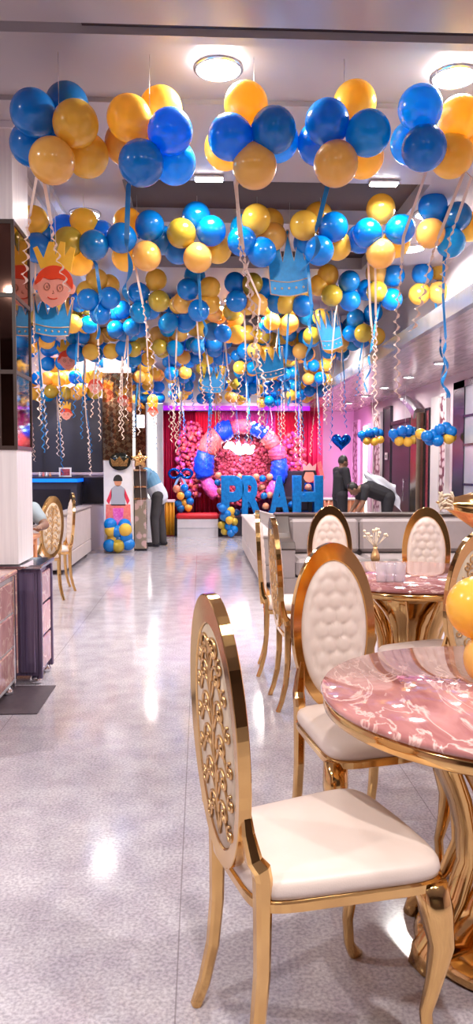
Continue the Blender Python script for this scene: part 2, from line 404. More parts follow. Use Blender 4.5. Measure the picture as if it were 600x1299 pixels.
marble_cabinet(-2.1, -1.17, 3.5, 4.70, .77, 'pink marble counter with chrome feet, the nearer one at the left edge')
marble_cabinet(-2.0, -1.045, 4.86, 5.24, .78, 'violet fronted marble counter under the white pillar, behind the black mat', dark_front=True)
b = MB().box(-2.2, -.932, 4.27, 4.83, .0, .006, bev=.003); o = b.build('floor_mat', M['matt'])
tag(o, 'flat dark square mat on the floor beside the marble counters', 'mat')

# --------------------------------------------------------------- chairs
def seat_outline(grow=0., n=48):
    pts = []
    for i in range(n):
        a = 2 * PI * i / n; ca, sa = math.cos(a), math.sin(a); e = .30
        u = math.copysign(abs(ca) ** e, ca); v = math.copysign(abs(sa) ** e, sa)
        hw = .180 + .052 * (v + 1) / 2 + grow
        pts.append((u * hw, v * (.230 + grow) + .015 + (.012 * (1 - u * u) if v > 0 else 0)))
    return pts
TILT = R(3.6)
def back_mx():  # the oval back leans backwards from the seat
    return Matrix.Translation((0, -.225, .50)) @ Matrix.Rotation(TILT, 4, 'X') @ Matrix.Translation((0, 0, -.50))
OZ, OA, OB = .785, .174, .325     # centre height and half axes of the outer oval
IZ, IA, IB = .772, .138, .268    # the padded oval inside it
def spiral(cx, cz, r0, a0, turns, hand, n=26, r1=.004):
    return [(cx + (r0 + (r1 - r0) * (i / n)) * math.cos(a0 + hand * 2 * PI * turns * i / n), cz + (r0 + (r1 - r0) * (i / n)) * math.sin(a0 + hand * 2 * PI * turns * i / n)) for i in range(n + 1)]
def make_chair(label, group):
    t = thing('dining_chair', label, 'chair', (0, 0, 0), 0, group)
    # seat cushion
    b = MB(); rs = []
    for k, z in ((.98, .452), (1.0, .456), (1.012, .468), (1.0, .483), (.965, .494), (.86, .502), (.6, .509), (.3, .512)):
        rs.append([Vector((x * k, y * k, z)) for x, y in seat_outline()])
    b.rings(rs); b.build('seat', M['cream'], t)
    b = MB(); rs = []
    for g, z in ((.0, .425), (.004, .428), (.006, .449), (.0, .453)):
        rs.append([Vector((x, y, z)) for x, y in seat_outline(g)])
    b.rings(rs, True, True, False); b.build('seat_frame', M['gold'], t)
    # oval frame of the back
    mx = back_mx(); n = 64; b = MB(); rs = []
    def ell(a, bb, zc, y, i): return mx @ Vector((a * math.cos(2 * PI * i / n), y, zc + bb * math.sin(2 * PI * i / n)))
    sec = ((OA - .002, OB - .002, OZ, -.015), (OA, OB, OZ, -.013), (OA, OB, OZ, .013), (OA - .002, OB - .002, OZ, .015), (IA + .003, IB + .003, IZ, .015), (IA, IB, IZ, .011), (IA, IB, IZ, -.009), (IA + .003, IB + .003, IZ, -.012))
    for i in range(n): rs.append([ell(a, bb, zc, y, i) for a, bb, zc, y in sec])
    rs.append(rs[0]); b.rings(rs, False, True, False)
    b.build('back_frame', M['gold'], t)
    # padded front of the back with raised buttons
    b = MB(); NR, NA = 26, 72; rs = []
    pitch = .062
    for j in range(NR, 0, -1):
        k = j / NR; row = []
        for i in range(NA):
            u = IA * k * math.cos(2 * PI * i / NA); v = IB * k * math.sin(2 * PI * i / NA)
            r_ = round(v / (pitch * .9)); off = .5 * (r_ % 2)
            cu = (round(u / pitch - off) + off) * pitch; cv = r_ * pitch * .9
            d = math.hypot(u - cu, v - cv) / (pitch * .5)
            h = .0085 * max(0, 1 - d * d) ** .5 if d < 1 else 0
            edge = min(1, (1 - k) * 8)
            row.append(mx @ Vector((u, .008 + .018 * edge ** .5 * (1 - .3 * k * k) + h * min(1, (1 - k) * 6), IZ + v)))
        rs.append(row)
    b.rings(rs, False); b.add(rs[-1], [tuple(range(NA))], True)
    b.build('back_cushion', M['cream'], t)
    # cream back board with gold scroll work
    b = MB(); b.rings([[mx @ Vector((IA * k * math.cos(2 * PI * i / 48), y, IZ + IB * k * math.sin(2 * PI * i / 48))) for i in range(48)] for k, y in ((.995, .006), (.995, -.008), (.6, -.010))])
    b.build('back_board', M['cream_back'], t)
    b = MB()
    def line(p, r=.0042): b.tube([mx @ Vector((u, -.0125, IZ + v)) for u, v in p], r, 6)
    for v in (-.185, -.105, -.025, .055, .135, .2):
        wd = IA * math.sqrt(max(.02, 1 - (v / IB) ** 2))
        for sg in (-1, 1):
            hh = min(.034, wd * .36)
            line([(sg * x, z) for x, z in spiral(wd * .36, v + .012, hh, R(200), 1.35, -1)])
            if wd > .09: line([(sg * x, z) for x, z in spiral(wd * .76, v - .022, hh * .62, R(80), 1.25, 1)], .0036)
            line([(sg * (.004 + wd * .62 * s_), v - .04 + .05 * math.sin(PI * s_)) for s_ in [q / 8 for q in range(9)]], .0038)
    line([(.004 * math.sin(q), -.235 + q * .02) for q in range(24)], .0045)
    for q in range(5): line([(0, .215 - q * .004), ((q - 2) * .012, .235 - abs(q - 2) * .006)], .005)
    b.build('scroll_work', M['gold_soft'], t)
    # rear legs with the stepped bracket that carries the oval
    for sg in (-1, 1):
        b = MB()
        b.bar([(sg * .138, -.230, .66), (sg * .146, -.226, .60), (sg * .156, -.215, .545), (sg * .160, -.200, .525), (sg * .160, -.195, .50), (sg * .160, -.195, .40), (sg * .160, -.196, .28), (sg * .161, -.207, .16), (sg * .163, -.230, .06), (sg * .165, -.252, 0)],
              [.022, .034, .040, .042, .040, .038, .036, .034, .031, .028], [.022, .030, .036, .042, .040, .036, .033, .030, .028, .026], smooth=False)
        b.build('leg', M['gold'], t)
    for sg in (-1, 1):   # cabriole front legs
        b = MB()
        b.bar([(sg * .200, .208, .440), (sg * .206, .222, .37), (sg * .212, .234, .29), (sg * .204, .222, .20), (sg * .194, .206, .12), (sg * .196, .212, .05), (sg * .204, .231, .012), (sg * .208, .242, 0)],
              [.070, .074, .058, .038, .028, .026, .032, .032], [.066, .068, .052, .036, .027, .026, .034, .038], smooth=True)
        b.build('leg', M['gold'], t)
    return t
CH = 'cream and gold banquet chairs with oval backs'
chair0 = make_chair('nearest gold and cream oval-back chair, seen from its scrolled back side', CH)
def facing(dx, dy): return math.atan2(dy, dx) - PI / 2
def place(o, x, y, f): o.location = (x, y, 0); o.rotation_euler = (0, 0, facing(*f)); return o
place(chair0, .272, 1.815, (.956, .292))
for lab, x, y, f in (
    ('gold oval-back chair with buttoned cream back, tucked in behind the near marble table', .575, 2.655, (.26, -.965)),
    ('gold chair seen edge-on beside the aisle, the nearer of the two facing the rear table', .68, 4.43, (.998, .05)),
    ('gold chair seen edge-on beside the aisle, the farther of the two facing the rear table', .645, 5.13, (.99, -.10)),
    ('buttoned cream oval chair behind the rear table, the left of the two facing the camera', 1.00, 5.45, (.10, -.99)),
    ('buttoned cream oval chair behind the rear table, the right of the two facing the camera', 1.60, 5.22, (-.20, -.98)),
    ('chair with brown scroll back seen behind the golden balloons', 1.17, 3.62, (-.36, .93)),
    ('gold lattice-back chair at left by the wall side table, nearer the camera', -1.75, 7.98, (-.86, .50)),
    ('gold chair at left with its white cushion showing edge-on, beside the lattice-back one', -1.72, 8.66, (-.94, -.34)),
):
    c = copy_tree(chair0); c['label'] = lab; place(c, x, y, f)

# --------------------------------------------------------------- tables
def make_table(label):
    t = thing('round_table', label, 'table')
    b = MB(); b.lathe([(.001, .740), (.63, .740), (.648, .744), (.652, .753), (.645, .762), (.001, .762)], 96); b.build('tabletop', M['marble'], t)
    b = MB(); b.lathe([(.56, .700), (.632, .700), (.642, .706), (.644, .734), (.634, .740), (.56, .740)], 96); b.build('rim', M['gold'], t)
    b = MB(); b.lathe([(.001, 0), (.30, 0), (.315, .02), (.30, .045), (.22, .07), (.14, .11), (.10, .20), (.09, .34), (.12, .46), (.17, .54), (.24, .62), (.30, .70), (.001, .70)], 64); b.build('pedestal', M['gold'], t)
    for k in range(6):
        a = 2 * PI * k / 6 + R(18); ca, sa = math.cos(a), math.sin(a)
        path = [(.30, .69), (.285, .62), (.25, .55), (.205, .47), (.175, .38), (.17, .28), (.215, .18), (.28, .10), (.335, .045), (.35, .0)]
        b = MB(); b.bar([(r * ca, r * sa, z) for r, z in path], [.11, .12, .12, .10, .085, .08, .085, .10, .11, .10], [.03, .035, .04, .045, .045, .04, .04, .04, .045, .05], side=(-sa, ca, 0), smooth=True)
        b.build('leg', M['gold'], t)
    return t
T1 = make_table('round red marble table with gold rim, nearest at the right edge'); T1.location = (.885, 2.10, 0); T1.scale = (.83, .83, 1)
T2 = copy_tree(T1); T2['label'] = 'round red marble table with gold base farther back, carrying glass tumblers'; T2.location = (1.25, 4.46, 0); T2.scale = (.96, .96, 1); T2.rotation_euler = (0, 0, R(-18))
for o in (T1, T2): o['group'] = 'round marble tables'

# tumblers on the rear table
def tumbler():
    b = MB(); b.lathe([(.001, 0), (.030, 0), (.031, .004), (.036, .105), (.0345, .105), (.029, .008), (.001, .008)], 24)
    return b.build('glass_tumbler', M['glass'])
g0 = tumbler()
for i, (px, lab) in enumerate(((484, 'clear glass tumbler on the rear table, leftmost of the three'), (495, 'clear glass tumbler on the rear table, middle of the three'), (507, 'clear glass tumbler on the rear table, rightmost of the three'))):
    g = g0 if i == 0 else g0.copy()
    if i: col.objects.link(g)
    g.location = W(px, 738, Z=.762); tag(g, lab, 'glass', 'tumblers on the rear table')

# ------------------------------------------------------------- balloons
def balloon_mesh(m, n=28, rings=18, r=.113):
    b = MB(); prof = []
    for j in range(rings + 1):
        a = PI * j / rings; z = -math.cos(a); rr = math.sin(a)
        if z < 0: rr *= 1 - .10 * z * z; z *= 1.07
        prof.append((max(.0008, rr * r), z * r))
    prof = [(.011, -1.17 * r), (.013, -1.14 * r), (.006, -1.09 * r)] + prof[1:]
    b.lathe(prof, n)
    me = b.build('balloon', m); d = me.data; bpy.data.objects.remove(me); return d
BM = {k: balloon_mesh(M[k]) for k in ('bl', 'bl2', 'bl3', 'go', 'go2', 'go3', 'tan')}
BML = {k: balloon_mesh(M[k], 16, 10) for k in ('bl', 'bl2', 'bl3', 'go', 'go2', 'go3', 'tan')}
def put_balloon(parent, p, key, centre=Vector((0, 0, 0)), low=False, k=1., name='balloon'):
    d = (Vector(p) - centre)
    q = Vector((0, 0, 1)).rotation_difference(d.normalized() if d.length > 1e-4 else Vector((0, 0, 1)))
    return link(name, (BML if low else BM)[key], parent, loc=p, quat=q, scale=(k, k, k))

def ribbon(parent, pts, key, w=.02, straight=.45, curl=.03, turns=5, low=False):
    """satin ribbon: a straight upper stretch, then a curled lower one"""
    P0, P1 = Vector(pts[0]), Vector(pts[-1]); L = (P1 - P0).length; n = 40 if low else 160
    if key == 'rib_w' and not low: straight, curl, turns, w = .58, .012, int(L * 9), .017
    elif key == 'rib_b' and not low: straight, curl, turns, w = .6, .022, max(1, L * 1.6), .026
    else: curl = .020
    def base(s_):
        q = s_ * (len(pts) - 1); i = min(int(q), len(pts) - 2); return Vector(pts[i]).lerp(Vector(pts[i + 1]), q - i)
    b = MB(); rs = []; ph = random.random() * 6
    for i in range(n + 1):
        s_ = i / n; k = max(0, (s_ - straight) / (1 - straight + 1e-6)); a = ph + 2 * PI * turns * k
        off = Vector((math.cos(a) - math.cos(ph), math.sin(a) - math.sin(ph), 0)) * curl * min(1, k * 2)
        p = base(s_) + off
        tw = .5 * math.sin(s_ * 5 + ph) if k == 0 else .5 * math.sin(straight * 5 + ph) + a - ph
        d = Vector((math.cos(tw), math.sin(tw), .25 if k else 0)).normalized() * w / 2
        th = Vector((-d.y, d.x, 0)).normalized() * .0008
        rs.append([p - d - th, p + d - th, p + d + th, p - d + th])
    b.rings(rs, True, True, False)
    return b.build('ribbon', M[key], parent)

names_n = ['first', 'second', 'third', 'fourth', 'fifth', 'sixth', 'seventh', 'eighth', 'ninth', 'tenth']
def cluster(Y, centre_px, items, row, idx, rib):
    c = W(*centre_px, Y=Y); cols_ = {k[:2] for *_, k, _ in items}
    rb = {'w': 'pale pink', 'b': 'blue'}[rib[0][0]] if rib else None
    lab = 'blue and gold balloon bunch%s, %s from left in %s hanging row' % ((', %s ribbon' % rb) if rb else '', names_n[idx], names_n[row])
    t = thing('hanging_balloon_bunch', lab, 'balloon bunch', c, 0, 'blue and gold balloon bunches hung from the ceiling')
    for px, py, key, dep in items:
        put_balloon(t, W(px, py, Y=Y + dep) - c, key, low=Y > 7)
    MB().tube([(0, 0, ZC - c.z), (0, 0, -.02)], .0015, 5).build('string', M['string'], t)
    for key, ends in (rib or []):
        pts = [Vector((0, -.02, -.05))] + [W(e[0], e[1], Y=Y + (e[2] if len(e) > 2 else 0)) - c for e in ends]
        L = sum((pts[i + 1] - pts[i]).length for i in range(len(pts) - 1))
        ribbon(t, pts, 'rib_' + key, .022 if key == 'b' else .02, .5, .022, max(2, int(L * 5)))
    return t
f, k_ = -.07, .11
row1 = [
 ((75, 172), [(42, 143, 'bl', f), (85, 133, 'bl2', k_), (40, 183, 'bl', k_), (96, 157, 'go', -.1), (66, 204, 'go2', -.12), (110, 197, 'go', .05), (72, 172, 'bl', .1)], [('w', [(48, 215), (35, 290), (30, 360)]), ('w', [(55, 225), (68, 300), (88, 370)])]),
 ((190, 172), [(164, 150, 'go', f), (204, 138, 'go', k_), (160, 182, 'go2', k_), (216, 167, 'bl', -.1), (179, 207, 'bl', -.12), (221, 206, 'bl3', .04), (190, 172, 'go', .12)], [('b', [(163, 235), (160, 320), (158, 400)])]),
 ((322, 172), [(312, 133, 'go', 0), (292, 174, 'bl', f), (347, 165, 'bl', -.1), (323, 211, 'go2', -.05), (352, 178, 'bl3', .14), (286, 188, 'go', .14)], [('w', [(300, 235), (305, 320), (340, 440)]), ('w', [(298, 230), (312, 345), (322, 470)])]),
 ((436, 170), [(450, 131, 'go', .03), (415, 155, 'bl', f), (467, 169, 'bl3', -.1), (426, 208, 'go2', -.08), (404, 182, 'bl', .12), (460, 199, 'go', .12)], [('b', [(417, 230), (402, 290), (385, 345)])]),
 ((552, 168), [(533, 137, 'bl3', -.08), (538, 188, 'bl', -.12), (522, 181, 'bl3', .10), (583, 150, 'go', 0), (573, 198, 'go', .02), (590, 175, 'go', .12)], [('w', [(540, 220), (512, 300), (505, 400), (507, 505)]), ('w', [(590, 215), (545, 330), (520, 420)]), ('w', [(598, 225), (572, 300), (562, 372)])]),
]
for i, (c, it, rb) in enumerate(row1): cluster(4.0, c, it, 0, i, rb)
row2 = [
 ((45, 300), [(43, 280, 'go', 0), (48, 315, 'bl', 0), (36, 300, 'go2', .1), (56, 300, 'bl2', .1)], [('w', [(45, 340), (42, 430), (50, 540)])]),
 ((106, 306), [(87, 307, 'go3', -.08), (106, 283, 'go', .06), (119, 311, 'bl2', -.1), (100, 331, 'go', .04), (128, 298, 'bl', .12), (82, 291, 'bl', .1)], [('b', [(122, 335), (128, 380), (125, 430)])]),
 ((174, 304), [(154, 302, 'bl', -.08), (190, 286, 'bl', -.02), (186, 325, 'go2', -.06), (162, 282, 'go', .1), (160, 326, 'go', .08), (206, 305, 'bl2', .1)], [('w', [(172, 340), (184, 400), (200, 470)])]),
 ((250, 300), [(230, 296, 'go3', -.1), (249, 275, 'bl', .02), (268, 293, 'bl', -.1), (251, 327, 'go2', -.08), (276, 316, 'go', .06), (226, 317, 'bl', .1)], [('b', [(252, 345), (255, 400), (258, 450)])]),
 ((326, 300), [(325, 278, 'go', -.05), (307, 306, 'bl', -.1), (332, 320, 'bl', -.08), (345, 300, 'go2', .08), (310, 290, 'bl3', .1), (342, 283, 'go', .12)], [('w', [(312, 340), (330, 380), (325, 440), (340, 500)])]),
 ((406, 300), [(386, 286, 'go', -.04), (404, 275, 'go', .08), (423, 288, 'bl', -.08), (405, 318, 'bl', -.1), (428, 312, 'go', .08), (390, 308, 'bl', .12)], [('b', [(390, 330), (396, 400), (392, 470)])]),
 ((484, 295), [(483, 265, 'go', 0), (466, 296, 'bl', -.1), (508, 291, 'bl', -.06), (483, 322, 'go2', -.1), (457, 303, 'bl', .06), (502, 309, 'go', .1)], [('w', [(467, 330), (470, 400), (474, 440), (478, 540)]), ('w', [(476, 340), (477, 420), (472, 500)])]),
 ((564, 284), [(549, 262, 'bl', -.05), (580, 275, 'bl2', -.05), (546, 296, 'go2', -.1), (572, 308, 'bl3', -.06), (597, 288, 'go', .02), (560, 285, 'bl', .1)], [('b', [(562, 375), (566, 440), (570, 505)])]),
]
for i, (c, it, rb) in enumerate(row2): cluster(6.0, c, it, 1, i, rb)
row3 = [
 ((62, 372), [(55, 360, 'bl', 0), (70, 385, 'go', 0), (60, 395, 'bl2', -.1), (75, 362, 'go2', .1)], None),
 ((125, 375), [(123, 355, 'go', -.05), (111, 370, 'go', 0), (112, 380, 'bl', -.08), (139, 378, 'bl', -.08), (138, 362, 'go', .05), (127, 398, 'bl', .02)], [('w', [(124, 400), (125, 450), (122, 500)])]),
 ((186, 375), [(176, 372, 'bl', 0), (178, 396, 'bl3', .02), (198, 355, 'go', 0), (202, 382, 'go3', -.06), (190, 392, 'bl', .1)], [('w', [(185, 400), (188, 470), (196, 540)])]),
 ((248, 378), [(238, 367, 'bl', -.08), (252, 394, 'bl', -.1), (247, 350, 'bl3', .08), (266, 365, 'go', -.02), (266, 385, 'go', .05), (232, 384, 'go2', .06)], [('w', [(250, 410), (255, 470), (262, 520)])]),
 ((312, 376), [(298, 359, 'bl', 0), (300, 382, 'bl', -.08), (320, 360, 'go3', -.05), (326, 386, 'go2', -.06), (314, 386, 'go', .06), (334, 366, 'bl', .08)], [('w', [(310, 400), (312, 460), (300, 520)])]),
 ((372, 380), [(362, 385, 'go', 0), (378, 368, 'go', .02), (352, 384, 'bl', .04), (384, 388, 'bl', -.05), (366, 365, 'bl2', .1)], [('b', [(366, 400), (362, 470), (370, 520)])]),
 ((430, 368), [(416, 349, 'go', .02), (443, 357, 'bl2', -.08), (421, 375, 'go3', -.06), (444, 381, 'bl', 0), (405, 362, 'go', .06)], [('w', [(425, 400), (420, 460), (410, 520)])]),
 ((487, 362), [(477, 346, 'go2', 0), (478, 370, 'go3', -.07), (500, 350, 'bl', -.02), (497, 380, 'bl', -.06), (465, 368, 'bl', .08)], [('b', [(478, 400), (470, 450), (465, 500)])]),
 ((546, 358), [(536, 347, 'bl', -.06), (560, 342, 'go', .02), (532, 373, 'go', -.02), (557, 371, 'go2', -.05), (566, 362, 'bl', .1)], [('b', [(552, 380), (560, 440), (566, 505)])]),
]
for i, (c, it, rb) in enumerate(row3): cluster(8.0, c, it, 2, i, rb)

def far_bunch(x, y, z, row, idx, wd, lab2=None):
    kinds = ['bl'] * 7 + ['bl3'] * 3 + ['bl2'] * 3 + ['go'] * 6 + ['go2'] * 2 + ['go3'] * 2
    rk = random.choice('wwb')
    lab = 'small far blue and gold balloon bunch, %s from left in %s hanging row' % (names_n[idx], names_n[row])
    lab = lab2 or lab
    t = thing('hanging_balloon_bunch', lab, 'balloon bunch', (x, y, z), random.random() * 6.28, 'blue and gold balloon bunches hung from the ceiling')
    for i in range(8):
        a = PI / 2 * (i % 4) + (PI / 4 if i > 3 else 0) + random.uniform(-.15, .15)
        p = Vector((.155 * math.cos(a), .155 * math.sin(a), (.11 if i < 4 else -.11) + random.uniform(-.03, .03)))
        put_balloon(t, p, random.choice(kinds), low=True, k=random.uniform(.93, 1.05))
    MB().tube([(0, 0, ZC - z), (0, 0, -.1)], .0015, 4).build('string', M['string'], t)
    for q in range(wd):
        L = random.uniform(.7, 1.5); a = random.random() * 6.28
        ribbon(t, [(0, 0, -.15), (.06 * math.cos(a), .06 * math.sin(a), -.15 - L * .5), (.1 * math.cos(a), .1 * math.sin(a), -.15 - L)], 'rib_' + (rk if q == 0 else random.choice('wb')), .020, .4, .035, int(3 + L * 4), low=True)
for r_, (Y, n, x0, x1, z) in enumerate(((9.5, 8, -2.0, 2.05, 3.22), (10.7, 8, -2.25, 1.95, 3.16), (11.9, 9, -2.7, 2.1, 3.20), (13.1, 9, -2.8, 2.0, 3.10), (14.3, 9, -2.8, 2.1, 3.02), (15.4, 9, -2.9, 2.0, 2.95))):
    for i in range(n):
        far_bunch(x0 + (x1 - x0) * i / (n - 1) + random.uniform(-.08, .08), Y + random.uniform(-.25, .25), z + random.uniform(-.12, .08), r_ + 3, i, 2)

for i, x in enumerate((-2.75, -2.3, -1.85)):
    far_bunch(x, 12.35 - .05 * i, 2.70, 3, i, 3, 'low hanging balloon bunch before the dark wall panel, %s from left' % names_n[i])

# ---------------------------------------------- hanging crowns and king heads
def arc(cx, cz, rx, rz, a0, a1, n=16): return [(cx + rx * math.cos(R(a0 + (a1 - a0) * i / n)), cz + rz * math.sin(R(a0 + (a1 - a0) * i / n))) for i in range(n + 1)]
def crown_outline(w, h):
    ol = [(-w * .44, 0), (-w * .22, -h * .035), (0, -h * .05), (w * .22, -h * .035), (w * .44, 0)]
    tops = [.5, .27, .0, -.27, -.5]
    for i, u in enumerate(tops):
        ol.append((w * (u + .015), h * (.93 if i in (0, 4) else .90))); ol += arc(w * u, h * .95, w * .04, h * .035, 0, 180, 6); ol.append((w * (u - .015), h * .90))
        if i < 4: ol.append((w * (u + tops[i + 1]) / 2, h * .50))
    return ol
def make_crown(label, loc, w, h, rz, tiltr=0., grp='blue paper crowns hung among the balloons'):
    t = thing('crown_cutout', label, 'crown decoration', loc, rz, grp)
    mx = Matrix.Rotation(tiltr, 4, 'Y')
    MB().prism(crown_outline(w, h), -.006, .006, mx).build('crown_card', M['crown_b'], t)
    b = MB(); ol = crown_outline(w, h)
    def ln(p, r=.0045, y=-.008): b.tube([mx @ Vector((u, y, v)) for u, v in p], r, 6)
    ln(ol[4:] + [ol[0]]); ln(ol[:5])
    ln([(-w * .45, h * .22), (-w * .22, h * .185), (0, h * .17), (w * .22, h * .185), (w * .45, h * .22)])
    b.build('outline', M['crown_line'], t)
    for k in range(5):
        u = (k - 2) * w * .17; b = MB(); b.ball(mx @ Vector((u, -.008, h * (.075 + .004 * abs(k - 2)))), (w * .03, .005, w * .03), 10, 6); b.build('jewel', M['crown_line'], t)
    MB().tube([mx @ Vector((0, 0, h * .45)), Vector((0, 0.012, ZC - loc[2]))], .0015, 4).build('string', M['string'], t)
    return t
def crown_at(px, py, Y, w, h, rz, tl, label):
    p = W(px, py, Y=Y); return make_crown(label, (p.x, p.y, p.z), w, h, rz, tl)
crown_at(367, 372, 6.1, .335, .50, R(-8), R(-2), 'tall blue paper crown hanging in front of the middle balloons, largest of the crowns')
crown_at(422, 441, 8.2, .30, .42, R(24), R(-14), 'tilted blue paper crown hanging right of the largest crown')
crown_at(344, 478, 9.2, .37, .34, R(-5), R(-10), 'blue paper crown hanging tilted near the stage, lower middle of the balloon canopy')
crown_at(270, 497, 11.2, .36, .36, R(4), R(2), 'smallest blue paper crown, hanging straight above the stage arch')
crown_at(66, 424, 5.62, .27, .28, R(10), R(3), 'blue paper crown hanging right behind the large crowned boy face')

def make_face(label, px, py, Y, w, rz=0., tl=0.):
    c = W(px, py, Y=Y); t = thing('hanging_boy_face', label, 'paper decoration', c, rz, 'crowned boy faces hung among the balloons')
    mx = Matrix.Rotation(tl, 4, 'Y'); s_ = w
    head = [(u * s_, v * s_) for u, v in arc(0, .0, .46, .40, 0, 180, 20)[:-1] + [(-.46, 0), (-.40, -.22), (-.26, -.42), (0, -.55), (.26, -.42), (.40, -.22)]]
    MB().prism(head, -.006, .006, mx).build('face', M['face'], t)
    for sg in (-1, 1):
        MB().prism([(sg * .46 * s_ + u * s_, v * s_) for u, v in arc(0, -.04, .09, .13, 0, 360, 14)[:-1]], -.004, .004, mx).build('ear', M['face'], t)
    hair = [(u * s_, v * s_) for u, v in arc(0, .02, .49, .46, -8, 188, 22) + [(-.36, .06), (-.30, .16), (-.10, .12), (.10, .17), (.26, .14), (.36, .06)]]
    MB().prism(hair, -.011, -.006, mx).build('hair', M['redhair'], t)
    cr = [(-.40, .36), (-.66, .84), (-.56, .90), (-.36, .62), (-.27, 1.04), (-.14, 1.05), (-.06, .72), (.02, 1.08), (.14, 1.07), (.17, .72), (.30, .98), (.42, .95), (.38, .36), (.18, .45), (0, .48), (-.2, .45)]
    MB().prism([(u * s_, v * s_) for u, v in cr], -.004, .005, mx).build('crown', M['crown_g'], t)
    for sg in (-1, 1):
        b = MB(); b.tube([mx @ Vector(((sg * .17 + u) * s_, -.008, (v - .05) * s_)) for u, v in arc(0, 0, .075, .085, 0, 345, 14)], .012 * s_, 5, closed=True)
        b.ball(mx @ Vector((sg * .17 * s_, -.007, -.05 * s_)), (.03 * s_, .003, .035 * s_), 8, 6); b.build('eye', M['line'], t)
    b = MB(); b.tube([mx @ Vector((u * s_, -.008, (v - .30) * s_)) for u, v in arc(0, .02, .13, .06, 200, 340, 8)], .012 * s_, 5); b.build('mouth', M['redhair'], t)
    b = MB(); b.tube([mx @ Vector((u * s_, -.008, v * s_)) for u, v in ((0, -.14), (.03, -.2), (-.02, -.21))], .010 * s_, 5); b.build('nose', M['line'], t)
    MB().tube([mx @ Vector((0, .006, .4 * s_)), Vector((0, .012, ZC - c.z))], .0015, 4).build('string', M['string'], t)
    return t
make_face('large paper boy face with red hair and golden crown, hanging by the pillar', 69, 362, 5.5, .285, R(-10), R(8))
make_face('second largest crowned boy face, hanging left among the far balloons', 86, 456, 10.9, .27, R(8), R(-4))
make_face('crowned boy face hanging in front of the bronze mosaic column top', 121, 490, 11.9, .235, R(-12), R(6))
make_face('crowned boy face hanging before the dark wall panel, lowest at the left', 84, 525, 12.0, .18, R(5), 0)
make_face('crowned boy face hanging in front of the bronze mosaic column, right half', 156, 508, 11.9, .17, R(12), R(-5))
make_face('crowned boy face hanging left of the stage by the lit white column', 194, 522, 12.6, .17, R(-6), R(5))

# ------------------------------------------------ golden balloons on the near table
c = Vector((.84, 2.23, .762))
t = thing('balloon_centrepiece', 'golden balloons topped by a foil star, standing on the near marble table', 'balloon centrepiece', c)
def gb(p, r, key='go'): return put_balloon(t, Vector(p) - c, key, k=r / .113)
gb((.822, 2.20, .985), .092); gb((.858, 2.17, .835), .083, 'go2'); gb((.97, 2.30, .86), .085); gb((.99, 2.24, 1.02), .09, 'go2')
b = MB(); b.tube([(.06, 0, .02), (.055, 0, .30), (.06, 0, .50)], .005, 8); b.build('stick', M['gold_soft'], t)
b = MB(); b.lathe([(.001, 0), (.06, 0), (.06, .012), (.02, .025), (.001, .025)], 24, (.06, 0, 0)); b.build('base', M['gold_soft'], t)
def puffy_star(r0, r1, th, n=5, seg=10, rot=0.):
    """inflated foil star: two pillowed faces joined along the seam"""
    b = MB(); ol = []
    for i in range(n * 2):
        a0 = rot + PI * i / n; a1 = rot + PI * (i + 1) / n
        ra, rb_ = (r0, r1) if i % 2 == 0 else (r1, r0)
        for s_ in range(seg):
            k = s_ / seg; ol.append(Vector((ra * math.cos(a0) * (1 - k) + rb_ * math.cos(a1) * k, 0, ra * math.sin(a0) * (1 - k) + rb_ * math.sin(a1) * k)))
    for sg in (-1, 1):
        rs = []
        for j in range(9):
            k = 1 - j / 8.5
            rs.append([Vector((p.x * k, sg * th * math.sqrt(max(0, 1 - k ** 2)) * (.65 + .35 * (1 - (p.length - r1) / (r0 - r1 + 1e-6))) + .0025 * math.sin(i * 1.9) * (k > .5), p.z * k)) for i, p in enumerate(ol)])
        b.rings(rs, False); b.add(rs[-1], [tuple(range(len(ol)))], True)
    return b
st = puffy_star(.26, .125, .075, rot=R(170)); o = st.build('foil_star', M['foilg'], t); o.location = Vector((.965, 2.24, 1.25)) - c; o.rotation_euler = (0, 0, R(-6))
b = MB(); tip = W(571, 641, Y=2.2) - c
for i in range(34):   # crumpled tail of the foil
    a = i * 2.4; b.ball(tip + Vector((.018 * math.cos(a) - .012, .014 * math.sin(a), .020 * math.sin(a * 1.7) + .012)), (.004, .006, .011), 6, 4, Matrix.Rotation(a, 4, 'Y'))
b.build('foil_tail', M['leaf'], t)

